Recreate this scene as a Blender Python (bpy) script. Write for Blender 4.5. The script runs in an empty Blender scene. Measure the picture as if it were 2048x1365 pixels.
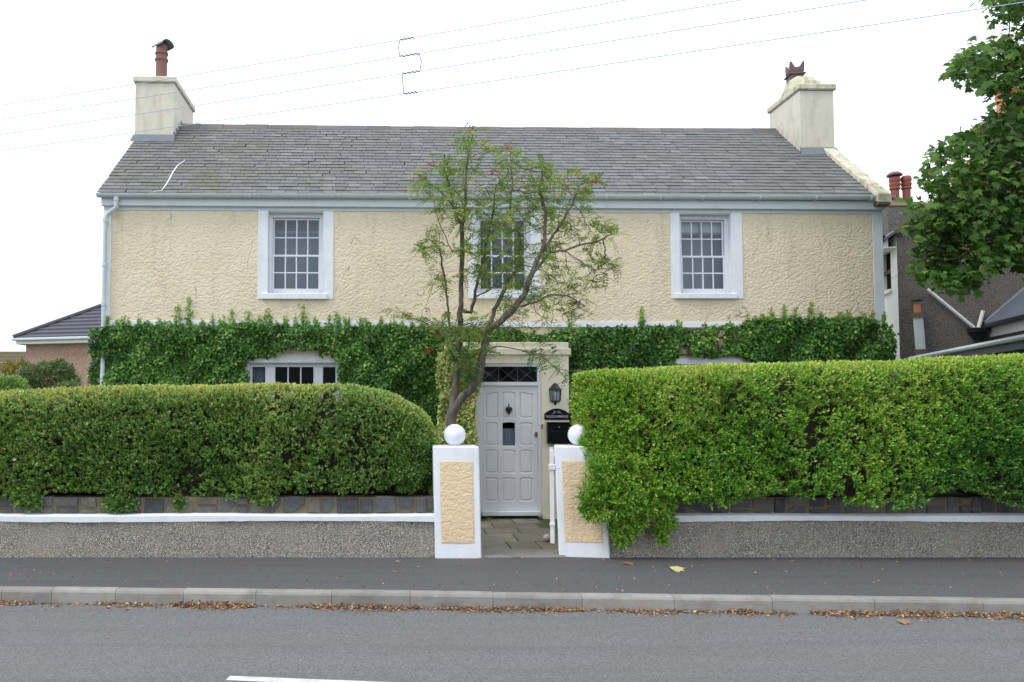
import bpy, bmesh, math, random
import numpy as np
from mathutils import Vector, Matrix
from mathutils.geometry import tessellate_polygon
random.seed(7); RG = np.random.default_rng(7)
R = math.radians
sc = bpy.context.scene
# ------------------------------------------------------------------ camera
F = 1570.0; CX = 810.0; CY = 753.0; PITCH = math.atan(72/F); EYE = 1.62
cam = bpy.data.cameras.new("camera"); camo = bpy.data.objects.new("camera", cam); sc.collection.objects.link(camo)
cam.sensor_width = 36; cam.lens = 36*F/2048; cam.shift_x = (1024-CX)/2048; cam.shift_y = (CY-682.5)/2048
cam.clip_end = 3000; cam.clip_start = 0.05
camo.location = (0, 0, EYE); camo.rotation_euler = (R(90)+PITCH, 0, 0)
sc.camera = camo
# ------------------------------------------------------------------ sky and light
SUN_EL, SUN_AZ = 52, -62          # azimuth measured from the view direction's opposite, towards the left
w = bpy.data.worlds.new("World"); sc.world = w; w.use_nodes = True
nt = w.node_tree; nt.nodes.clear()
out = nt.nodes.new('ShaderNodeOutputWorld'); bg = nt.nodes.new('ShaderNodeBackground')
sky = nt.nodes.new('ShaderNodeTexSky'); sky.sky_type = 'NISHITA'; sky.sun_disc = False
sky.sun_elevation = R(SUN_EL); sky.sun_rotation = R(180+SUN_AZ if SUN_AZ < 0 else SUN_AZ); sky.air_density = 1.2; sky.dust_density = 3.0
cl = nt.nodes.new('ShaderNodeRGB'); cl.outputs[0].default_value = (12.2, 13.0, 14.2, 1)     # closed bright cloud deck
mx = nt.nodes.new('ShaderNodeMixRGB'); mx.inputs[0].default_value = 0.88
# a closed overcast deck is brighter overhead than at the horizon
tcw = nt.nodes.new('ShaderNodeTexCoord'); sxw = nt.nodes.new('ShaderNodeSeparateXYZ'); mrw = nt.nodes.new('ShaderNodeMapRange'); mulw = nt.nodes.new('ShaderNodeVectorMath'); mulw.operation = 'SCALE'
mrw.inputs[1].default_value = 0.0; mrw.inputs[2].default_value = 1.0; mrw.inputs[3].default_value = 0.88; mrw.inputs[4].default_value = 1.32
nt.links.new(tcw.outputs['Generated'], sxw.inputs[0]); nt.links.new(sxw.outputs[2], mrw.inputs[0]); nt.links.new(cl.outputs[0], mulw.inputs[0]); nt.links.new(mrw.outputs[0], mulw.inputs['Scale'])
nt.links.new(sky.outputs[0], mx.inputs[1]); nt.links.new(mulw.outputs[0], mx.inputs[2])
nt.links.new(mx.outputs[0], bg.inputs[0]); bg.inputs[1].default_value = 0.1
nt.links.new(bg.outputs[0], out.inputs[0])
sl = bpy.data.lights.new("sun", 'SUN'); sl.energy = 1.3; sl.angle = R(14); sl.color = (1.0, 0.95, 0.87)
so = bpy.data.objects.new("sun", sl); sc.collection.objects.link(so)
a = R(SUN_AZ)   # direction towards the sun: left of and slightly behind the camera
sdir = Vector((math.sin(a)*math.cos(R(SUN_EL)), -math.cos(a)*math.cos(R(SUN_EL)), math.sin(R(SUN_EL))))
so.rotation_euler = sdir.to_track_quat('Z', 'Y').to_euler()
sc.view_settings.view_transform = 'Standard'; sc.view_settings.look = 'None'
sc.view_settings.exposure = 0.18; sc.view_settings.gamma = 1.0; sc.view_settings.use_curve_mapping = False
sc.render.engine = 'CYCLES'; sc.cycles.max_bounces = 6; sc.cycles.transparent_max_bounces = 8; sc.cycles.use_denoising = True

# ------------------------------------------------------------------ where a photo point lies on a plane of the place
def ray(x, y):
    d = Vector(((x-CX)/F, -(y-CY)/F, -1.0)); d = Matrix.Rotation(R(90)+PITCH, 3, 'X') @ d
    return d
def hit(x, y, P=(0, 9, 0), n=(0, 1, 0)):
    d = ray(x, y); o = Vector((0, 0, EYE)); n = Vector(n); t = (Vector(P)-o).dot(n)/d.dot(n)
    return o+d*t
def at(x, y, Y): return hit(x, y, (0, Y, 0), (0, 1, 0))
def ground(x, y, z=0.0): return hit(x, y, (0, 0, z), (0, 0, 1))

# ------------------------------------------------------------------ materials
def lin(r, g, b): return tuple(((c/255+0.055)/1.055)**2.4 if c/255 > 0.04045 else c/255/12.92 for c in (r, g, b))
class N:
    def __init__(s, name):
        s.m = bpy.data.materials.new(name); s.m.use_nodes = True; s.t = s.m.node_tree; s.t.nodes.clear()
        s.out = s.n('ShaderNodeOutputMaterial'); s.p = s.n('ShaderNodeBsdfPrincipled'); s.l(s.p.outputs[0], s.out.inputs[0])
    def n(s, k, **kw):
        x = s.t.nodes.new(k)
        for a, v in kw.items(): setattr(x, a, v)
        return x
    def l(s, a, b): s.t.links.new(a, b)
    def coord(s, scale=(1, 1, 1), kind='Object'):
        c = s.n('ShaderNodeTexCoord'); mp = s.n('ShaderNodeMapping'); mp.inputs['Scale'].default_value = scale
        s.l(c.outputs[kind], mp.inputs[0]); return mp.outputs[0]
    def pos(s, scale=(1, 1, 1)):
        c = s.n('ShaderNodeNewGeometry'); mp = s.n('ShaderNodeMapping'); mp.inputs['Scale'].default_value = scale
        s.l(c.outputs['Position'], mp.inputs[0]); return mp.outputs[0]
    def noise(s, v, scale, detail=4, rough=0.6, dist=0.0):
        x = s.n('ShaderNodeTexNoise'); x.inputs['Scale'].default_value = scale; x.inputs['Detail'].default_value = detail
        x.inputs['Roughness'].default_value = rough; x.inputs['Distortion'].default_value = dist; s.l(v, x.inputs['Vector']); return x.outputs['Fac']
    def voro(s, v, scale, feature='F1', o='Distance'):
        x = s.n('ShaderNodeTexVoronoi', feature=feature); x.inputs['Scale'].default_value = scale; s.l(v, x.inputs['Vector']); return x.outputs[o]
    def ramp(s, fac, stops, interp='LINEAR'):
        x = s.n('ShaderNodeValToRGB'); x.color_ramp.interpolation = interp; e = x.color_ramp.elements
        while len(e) < len(stops): e.new(0.5)
        for i, (p, c) in enumerate(stops):
            e[i].position = p; e[i].color = (*c, 1) if len(c) == 3 else c
        s.l(fac, x.inputs[0]); return x.outputs[0]
    def mix(s, fac, a, b, mode='MIX'):
        x = s.n('ShaderNodeMixRGB', blend_type=mode)
        for i, v in ((0, fac), (1, a), (2, b)):
            if isinstance(v, (int, float)): x.inputs[i].default_value = v
            elif isinstance(v, tuple): x.inputs[i].default_value = (*v, 1)
            else: s.l(v, x.inputs[i])
        return x.outputs[0]
    def math(s, op, a, b=0.0):
        x = s.n('ShaderNodeMath', operation=op)
        for i, v in ((0, a), (1, b)):
            if isinstance(v, (int, float)): x.inputs[i].default_value = v
            else: s.l(v, x.inputs[i])
        return x.outputs[0]
    def attr(s, name='rnd'):
        x = s.n('ShaderNodeAttribute'); x.attribute_name = name; return x.outputs['Fac']
    def bump(s, h, strength=0.5, dist=0.01, prev=None):
        x = s.n('ShaderNodeBump'); x.inputs['Strength'].default_value = strength; x.inputs['Distance'].default_value = dist
        s.l(h, x.inputs['Height'])
        if prev is not None: s.l(prev, x.inputs['Normal'])
        s.l(x.outputs[0], s.p.inputs['Normal']); return x.outputs[0]
    def base(s, c):
        if isinstance(c, tuple): s.p.inputs['Base Color'].default_value = (*c, 1)
        else: s.l(c, s.p.inputs['Base Color'])
    def fin(s, rough=0.7, spec=0.3, metal=0.0):
        s.p.inputs['Roughness'].default_value = rough; s.p.inputs['Specular IOR Level'].default_value = spec
        s.p.inputs['Metallic'].default_value = metal; return s.m

def paint(name, c, rough=0.5, dirt=0.12, dirtc=(0.25, 0.23, 0.19), bump=0.25, spec=0.35, sc_=3.0):
    m = N(name); v = m.pos(); n1 = m.noise(v, sc_, 6, 0.7); n2 = m.noise(m.pos((1, 1, 0.25)), 9, 4, 0.6)
    f = m.ramp(m.math('MULTIPLY', n1, n2), [(0.22, (0, 0, 0)), (0.48, (1, 1, 1))])
    f = m.math('MULTIPLY', f, dirt)
    m.base(m.mix(f, c, dirtc)); m.bump(m.noise(v, 40, 5, 0.6), bump, 0.004); return m.fin(rough, spec)

def mat_roughcast(name, c, c2, cracks=0.85):
    m = N(name); v = m.pos((1, 1, 1.9))
    w1 = m.noise(v, 24, 3, 0.6, 0.25); w2 = m.noise(v, 58, 3, 0.6)
    big = m.noise(m.pos(), 0.9, 5, 0.6); streak = m.noise(m.pos((3.2, 3.2, 0.35)), 2.2, 5, 0.7)
    col = m.mix(m.ramp(big, [(0.35, (0, 0, 0)), (0.7, (1, 1, 1))]), c, c2)
    h = m.math('ADD', m.math('MULTIPLY', w1, 1.0), m.math('MULTIPLY', w2, 0.35))
    col = m.mix(m.ramp(streak, [(0.52, (0, 0, 0)), (0.8, (0.45, 0.45, 0.45))]), col, (0.36, 0.33, 0.26))
    # fine hairline cracks running down the render
    cv = m.n('ShaderNodeVectorMath', operation='ADD'); nz = m.n('ShaderNodeTexNoise'); nz.inputs['Scale'].default_value = 3
    m.l(m.pos(), nz.inputs['Vector']); m.l(m.pos((1.1, 1.1, 0.32)), cv.inputs[0]); sc2 = m.n('ShaderNodeVectorMath', operation='SCALE'); sc2.inputs['Scale'].default_value = 0.22
    m.l(nz.outputs['Color'], sc2.inputs[0]); m.l(sc2.outputs[0], cv.inputs[1])
    cr = m.voro(cv.outputs[0], 1.3, 'DISTANCE_TO_EDGE'); cm = m.ramp(cr, [(0.0, (1, 1, 1)), (0.007, (0, 0, 0))])
    gate = m.ramp(m.noise(m.pos(), 1.7, 3), [(0.54, (0, 0, 0)), (0.6, (cracks,)*3)])
    col = m.mix(m.math('MULTIPLY', cm, gate), col, (0.16, 0.14, 0.11))
    m.base(col); m.bump(m.noise(m.pos((1, 1, 1.5)), 75, 3, 0.65), 0.6, 0.008); return m.fin(0.85, 0.15)

def mat_pebble(name, stops, scale=75, dist=0.010, tint=(0.20, 0.17, 0.12), tintamt=0.5, bump=1.0):
    m = N(name); v = m.pos(); cell = m.voro(v, scale, 'F1', 'Color'); d = m.voro(v, scale)
    sep = m.n('ShaderNodeSeparateColor'); m.l(cell, sep.inputs[0])
    col = m.ramp(sep.outputs[0], stops)
    col = m.mix(m.ramp(d, [(0.32, (0, 0, 0)), (0.62, (0.8, 0.8, 0.8))]), col, tuple(x*0.4 for x in stops[0][1]))
    big = m.ramp(m.noise(m.pos((1, 1, 1.6)), 1.6, 6, 0.7), [(0.42, (0, 0, 0)), (0.68, (tintamt,)*3)])
    col = m.mix(big, col, tint); m.base(col)
    h = m.math('ADD', m.math('SUBTRACT', 0.7, d), m.math('MULTIPLY', m.noise(v, 30, 3), 0.6))
    m.bump(h, bump, dist); return m.fin(0.85, 0.2)

def mat_asphalt(name, dark, light, warm, scale=170, patch=0.45):
    m = N(name); v = m.pos(); n1 = m.noise(v, scale, 2, 0.8); cell = m.voro(v, scale*0.75, 'F1', 'Color')
    sep = m.n('ShaderNodeSeparateColor'); m.l(cell, sep.inputs[0])
    col = m.mix(m.ramp(sep.outputs[0], [(0.0, (0, 0, 0)), (0.8, (0.6,)*3), (0.97, (1, 1, 1))]), dark, light)
    big = m.noise(m.pos((0.5, 1.4, 1)), 1.1, 7, 0.68); col = m.mix(m.ramp(big, [(0.4, (0, 0, 0)), (0.72, (patch,)*3)]), col, warm)
    track = m.noise(m.pos((0.12, 2.6, 1)), 1.6, 4, 0.6); col = m.mix(m.ramp(track, [(0.5, (0, 0, 0)), (0.72, (0.2,)*3)]), col, tuple(x*0.62 for x in dark))
    spot = m.ramp(m.noise(m.pos((1, 2, 1)), 7, 3, 0.5), [(0.74, (0, 0, 0)), (0.79, (0.35,)*3)]); col = m.mix(spot, col, tuple(x*0.35 for x in dark))
    m.base(col); m.bump(m.math('ADD', n1, m.math('MULTIPLY', m.noise(v, 6, 4), 1.2)), 0.5, 0.004); return m.fin(0.8, 0.25)

def mat_leaf(name, stops, rough=0.45, trans=0.25, spec=0.35):
    m = N(name); c = m.ramp(m.attr(), stops)
    c = m.mix(m.math('MULTIPLY', m.noise(m.pos(), 60, 2), 0.35), c, tuple(x*0.6 for x in stops[0][1]))
    m.base(c); m.fin(rough, spec)
    tr = m.n('ShaderNodeBsdfTranslucent'); ms = m.n('ShaderNodeMixShader'); ms.inputs[0].default_value = trans
    c2 = m.mix(0.5, c, (0.5, 0.7, 0.06), 'MULTIPLY'); m.l(m.mix(0.5, c, c2), tr.inputs[0]); m.l(m.p.outputs[0], ms.inputs[1]); m.l(tr.outputs[0], ms.inputs[2]); m.l(ms.outputs[0], m.out.inputs[0])
    return m.m

def mat_slate(name, cols, moss, lim=0.55):
    m = N(name); c = m.ramp(m.attr(), cols); v = m.pos()
    sp = m.n('ShaderNodeSeparateXYZ'); m.l(m.pos(), sp.inputs[0])
    left = m.n('ShaderNodeMapRange'); left.inputs[1].default_value = 1.5; left.inputs[2].default_value = -3.5; left.inputs[3].default_value = 0.0; left.inputs[4].default_value = 0.12
    m.l(sp.outputs[0], left.inputs[0])
    f = m.math('ADD', m.noise(v, 1.1, 6, 0.72), left.outputs[0])
    c = m.mix(m.ramp(f, [(lim, (0, 0, 0)), (lim+0.2, (0.75,)*3)]), c, moss)
    c = m.mix(m.ramp(m.noise(v, 22, 5, 0.7), [(0.42, (0, 0, 0)), (0.78, (0.5,)*3)]), c, (0.16, 0.16, 0.165))
    c = m.mix(m.ramp(m.noise(m.pos((1, 1, 1)), 48, 2, 0.5), [(0.70, (0, 0, 0)), (0.76, (0.5,)*3)]), c, (0.36, 0.36, 0.33))
    m.base(c); m.bump(m.noise(v, 30, 4), 0.5, 0.004); return m.fin(0.62, 0.35)

def mat_bark(name, a, b, sc_=14):
    m = N(name); v = m.pos((1, 1, 0.35)); n1 = m.noise(v, sc_, 5, 0.7); m.base(m.mix(m.ramp(n1, [(0.35, (0, 0, 0)), (0.68, (1, 1, 1))]), a, b)); m.bump(n1, 0.7, 0.01); return m.fin(0.85, 0.2)

MT = {}
MT['cream_cast'] = mat_roughcast('cream roughcast', (0.80, 0.70, 0.525), (0.72, 0.625, 0.455))
MT['peach_cast'] = mat_roughcast('peach roughcast', (0.80, 0.62, 0.41), (0.73, 0.565, 0.37), 0.0)
MT['cream'] = paint('cream masonry paint', (0.84, 0.78, 0.62), 0.6, 0.25)
MT['cream_pale'] = paint('pale cream chimney paint', (0.68, 0.645, 0.54), 0.7, 0.5, (0.30, 0.27, 0.2))
MT['coping'] = paint('lichened coping', (0.66, 0.63, 0.50), 0.85, 1.1, (0.20, 0.19, 0.09), 0.8, 0.15, 4.0)
MT['rubble'] = paint('lichened rubble', (0.60, 0.58, 0.44), 0.9, 1.5, (0.16, 0.17, 0.05), 1.0, 0.1, 7.0)
MT['white'] = paint('white masonry paint', (0.785, 0.815, 0.86), 0.55, 0.28, (0.42, 0.42, 0.40))
MT['white_wood'] = paint('white gloss paint', (0.74, 0.76, 0.82), 0.35, 0.12, (0.4, 0.38, 0.36), 0.1)
MT['white_gate'] = paint('worn white gate paint', (0.76, 0.74, 0.76), 0.45, 0.4, (0.35, 0.28, 0.2), 0.3)
MT['blue_grey'] = paint('pale blue grey paint', (0.66, 0.72, 0.76), 0.5, 0.25, (0.38, 0.40, 0.40))
MT['gutter'] = paint('pale plastic gutter', (0.58, 0.65, 0.68), 0.4, 0.3, (0.25, 0.27, 0.25), 0.1, 0.4)
MT['door'] = paint('lilac grey door paint', (0.74, 0.74, 0.79), 0.4, 0.15, (0.5, 0.49, 0.5), 0.12)
MT['black'] = paint('black iron', (0.012, 0.012, 0.016), 0.35, 0.1, (0.05, 0.05, 0.05), 0.2, 0.5)
MT['black_gloss'] = paint('black enamel', (0.007, 0.008, 0.013), 0.25, 0.05, (0.03, 0.03, 0.03), 0.05, 0.5)
MT['brass'] = paint('old brass', (0.30, 0.20, 0.08), 0.4, 0.4, (0.1, 0.07, 0.03)); MT['brass'].node_tree.nodes['Principled BSDF'].inputs['Metallic'].default_value = 0.6
MT['lettering'] = paint('pale lettering', (0.55, 0.56, 0.60), 0.5, 0.1)
MT['lead'] = paint('lead flashing', (0.14, 0.165, 0.20), 0.6, 0.5, (0.25, 0.25, 0.24))
MT['terracotta'] = paint('old terracotta', (0.235, 0.115, 0.10), 0.7, 0.6, (0.11, 0.09, 0.09), 0.5)
MT['terracotta_red'] = paint('red terracotta', (0.27, 0.085, 0.055), 0.65, 0.5, (0.08, 0.045, 0.04), 0.4)
MT['terracotta_orange'] = paint('orange terracotta', (0.62, 0.25, 0.15), 0.7, 0.3, (0.3, 0.15, 0.1), 0.4)
MT['terracotta_purple'] = paint('purple brown clay', (0.15, 0.095, 0.10), 0.6, 0.4, (0.08, 0.06, 0.08), 0.4)
MT['cowl'] = paint('weathered metal cowl', (0.13, 0.16, 0.19), 0.55, 0.8, (0.35, 0.35, 0.33), 0.3)
MT['slate'] = mat_slate('roof slate', [(0, (0.128, 0.132, 0.132)), (0.5, (0.150, 0.154, 0.152)), (0.85, (0.172, 0.175, 0.173)), (1, (0.21, 0.21, 0.21))], (0.12, 0.128, 0.078), 0.58)
MT['ridge'] = mat_slate('ridge tile', [(0, (0.085, 0.08, 0.085)), (0.5, (0.12, 0.11, 0.115)), (1, (0.17, 0.15, 0.14))], (0.13, 0.12, 0.07), 0.5)
MT['roof_tile'] = paint('grey concrete tile', (0.085, 0.085, 0.105), 0.7, 0.4, (0.15, 0.15, 0.16), 0.3)
MT['roof_slate_blue'] = paint('blue grey slate', (0.11, 0.13, 0.17), 0.6, 0.7, (0.2, 0.2, 0.22), 0.4)
MT['batten'] = paint('dark roofing felt', (0.02, 0.02, 0.022), 0.9)
MT['pebble'] = mat_pebble('pebbledash', [(0, (0.25, 0.235, 0.20)), (0.4, (0.41, 0.385, 0.335)), (0.75, (0.52, 0.495, 0.435)), (1, (0.74, 0.71, 0.64))], 88, 0.009, (0.36, 0.325, 0.25), 0.55)
MT['pebble_dark'] = mat_pebble('dark pebbledash', [(0, (0.17, 0.155, 0.148)), (0.5, (0.225, 0.208, 0.20)), (1, (0.29, 0.27, 0.26))], 60, 0.005, (0.20, 0.185, 0.165), 0.5, 0.6)
MT['pebble_pink'] = mat_pebble('pink render', [(0, (0.48, 0.305, 0.245)), (1, (0.58, 0.39, 0.315))], 30, 0.006, (0.46, 0.31, 0.25), 0.4, 0.5)
MT['mortar'] = paint('ochre mortar', (0.17, 0.145, 0.09), 0.95, 0.6, (0.10, 0.09, 0.06), 1.0)
def mat_stone(name, cols, sc_=6):
    m = N(name); c = m.ramp(m.attr(), cols); v = m.pos(); n = m.noise(v, sc_*2, 6, 0.7)
    c = m.mix(m.ramp(n, [(0.45, (0, 0, 0)), (0.75, (0.6,)*3)]), c, (0.20, 0.17, 0.10)); m.base(c); m.bump(n, 0.8, 0.012)
    c = m.mix(m.ramp(m.noise(m.pos((1, 1, 2)), 2.3, 6, 0.75), [(0.48, (0, 0, 0)), (0.66, (0.55,)*3)]), c, tuple(x*0.55 for x in cols[0][1])); m.base(c); return m.fin(0.8, 0.25)
MT['stone'] = mat_stone('slate rubble stone', [(0, (0.055, 0.062, 0.076)), (0.5, (0.09, 0.098, 0.113)), (0.85, (0.125, 0.13, 0.132)), (1, (0.16, 0.145, 0.115))])
MT['flag'] = mat_stone('path flagstone', [(0, (0.14, 0.125, 0.095)), (0.5, (0.19, 0.17, 0.135)), (1, (0.25, 0.23, 0.19))])
MT['concrete'] = mat_stone('worn concrete', [(0, (0.22, 0.21, 0.195)), (1, (0.27, 0.26, 0.24))])
MT['kerb'] = mat_stone('kerb stone', [(0, (0.255, 0.25, 0.24)), (1, (0.33, 0.32, 0.30))], 3)
MT['cobble'] = paint('pale cobble', (0.42, 0.40, 0.37), 0.8, 0.5, (0.25, 0.23, 0.2), 0.5)
MT['moss'] = paint('moss', (0.07, 0.085, 0.025), 0.95, 0.5, (0.04, 0.05, 0.015), 1.0)
MT['road'] = mat_asphalt('road asphalt', (0.094, 0.095, 0.099), (0.23, 0.232, 0.235), (0.145, 0.130, 0.118))
MT['pavement'] = mat_asphalt('pavement asphalt', (0.062, 0.062, 0.067), (0.155, 0.153, 0.156), (0.090, 0.082, 0.076), 230)
MT['marking'] = paint('road marking', (0.62, 0.61, 0.58), 0.7, 0.7, (0.2, 0.2, 0.2), 0.5)
MT['soil'] = paint('soil', (0.05, 0.038, 0.025), 0.95, 0.6, (0.09, 0.08, 0.05), 1.0)
MT['grass'] = paint('rough grass', (0.055, 0.085, 0.025), 0.95, 0.8, (0.09, 0.085, 0.04), 1.0)
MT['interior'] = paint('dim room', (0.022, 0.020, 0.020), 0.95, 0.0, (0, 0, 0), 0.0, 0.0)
MT['curtain'] = paint('net curtain', (0.27, 0.31, 0.36), 0.9, 0.2, (0.2, 0.2, 0.22))
MT['blind'] = paint('pale blind', (0.6, 0.6, 0.62), 0.8)
MT['white_wall'] = paint('bright white wall', (0.84, 0.84, 0.82), 0.7, 0.15)
MT['twig'] = mat_bark('hedge twig', (0.075, 0.05, 0.032), (0.20, 0.14, 0.09))
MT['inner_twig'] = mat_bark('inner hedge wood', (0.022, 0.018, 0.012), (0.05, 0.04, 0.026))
MT['bark'] = mat_bark('rowan bark', (0.085, 0.07, 0.06), (0.21, 0.185, 0.16))
MT['bark_dark'] = mat_bark('sycamore bark', (0.05, 0.04, 0.03), (0.12, 0.10, 0.08))
MT['wood'] = mat_bark('weathered wood', (0.09, 0.065, 0.045), (0.17, 0.13, 0.09), 20)
def mat_glass(name, k0, k1):
    m = N(name); tr = m.n('ShaderNodeBsdfTransparent'); tr.inputs[0].default_value = (0.80, 0.86, 0.90, 1)
    gl = m.n('ShaderNodeBsdfGlossy'); gl.inputs['Roughness'].default_value = 0.03; gl.inputs[0].default_value = (0.85, 0.93, 1.0, 1)
    fr = m.n('ShaderNodeLayerWeight'); fr.inputs[0].default_value = 0.25
    ms = m.n('ShaderNodeMixShader'); m.l(m.math('ADD', m.math('MULTIPLY', fr.outputs['Fresnel'], k1), k0), ms.inputs[0])
    m.l(tr.outputs[0], ms.inputs[1]); m.l(gl.outputs[0], ms.inputs[2]); m.l(ms.outputs[0], m.out.inputs[0]); return m.m
MT['glass'] = mat_glass('window glass', 0.05, 0.9); MT['glass_low'] = mat_glass('dark window glass', 0.0, 0.35)
MT['privet'] = mat_leaf('privet leaf', [(0, (0.048, 0.112, 0.030)), (0.3, (0.130, 0.290, 0.052)), (0.6, (0.28, 0.46, 0.095)), (0.8, (0.50, 0.61, 0.17)), (0.94, (0.70, 0.60, 0.12)), (1, (0.6, 0.36, 0.10))], 0.32, 0.22, 0.6)
MT['euonymus'] = mat_leaf('bright hedge leaf', [(0, (0.045, 0.14, 0.022)), (0.3, (0.110, 0.32, 0.035)), (0.58, (0.225, 0.50, 0.045)), (0.80, (0.44, 0.65, 0.08)), (0.95, (0.70, 0.70, 0.16)), (1, (0.6, 0.36, 0.10))], 0.32, 0.26, 0.6)
MT['ivy'] = mat_leaf('ivy leaf', [(0, (0.012, 0.045, 0.008)), (0.35, (0.038, 0.125, 0.016)), (0.65, (0.095, 0.25, 0.03)), (0.9, (0.26, 0.44, 0.06)), (1, (0.42, 0.50, 0.14))], 0.45, 0.12, 0.28)
MT['variegated'] = mat_leaf('variegated ivy leaf', [(0, (0.077, 0.155, 0.039)), (0.4, (0.248, 0.358, 0.077)), (0.7, (0.621, 0.652, 0.171)), (0.92, (0.750, 0.750, 0.311)), (1, (0.543, 0.248, 0.093))], 0.4, 0.25)
MT['rowan'] = mat_leaf('rowan leaflet', [(0, (0.05, 0.15, 0.05)), (0.4, (0.13, 0.26, 0.045)), (0.75, (0.30, 0.40, 0.06)), (0.95, (0.48, 0.46, 0.10)), (1, (0.5, 0.22, 0.07))], 0.5, 0.35)
MT['maple'] = mat_leaf('sycamore leaf', [(0, (0.035, 0.09, 0.02)), (0.5, (0.095, 0.21, 0.03)), (0.85, (0.21, 0.36, 0.045)), (0.95, (0.40, 0.48, 0.08)), (1, (0.50, 0.30, 0.09))], 0.45, 0.3, 0.3)
MT['shrub'] = mat_leaf('grey green shrub leaf', [(0, (0.065, 0.111, 0.046)), (0.5, (0.156, 0.221, 0.085)), (0.85, (0.299, 0.351, 0.130)), (1, (0.455, 0.455, 0.156))], 0.5, 0.2)
MT['shrub_yellow'] = mat_leaf('golden shrub leaf', [(0, (0.12, 0.12, 0.03)), (0.5, (0.30, 0.26, 0.05)), (1, (0.45, 0.36, 0.07))], 0.5, 0.2)
MT['dry'] = mat_leaf('dry leaf', [(0, (0.14, 0.07, 0.045)), (0.35, (0.30, 0.16, 0.09)), (0.65, (0.45, 0.29, 0.17)), (0.88, (0.62, 0.48, 0.28)), (1, (0.65, 0.62, 0.30))], 0.8, 0.1, 0.1)
MT['berry'] = paint('red berry', (0.36, 0.09, 0.04), 0.45, 0.3, (0.3, 0.15, 0.04), 0.0, 0.4)
MT['spacer'] = paint('dark spacer wire', (0.10, 0.12, 0.20), 0.5, 0.0)
MT['wire'] = paint('overhead wire', (0.46, 0.52, 0.62), 0.5, 0.0)

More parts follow.
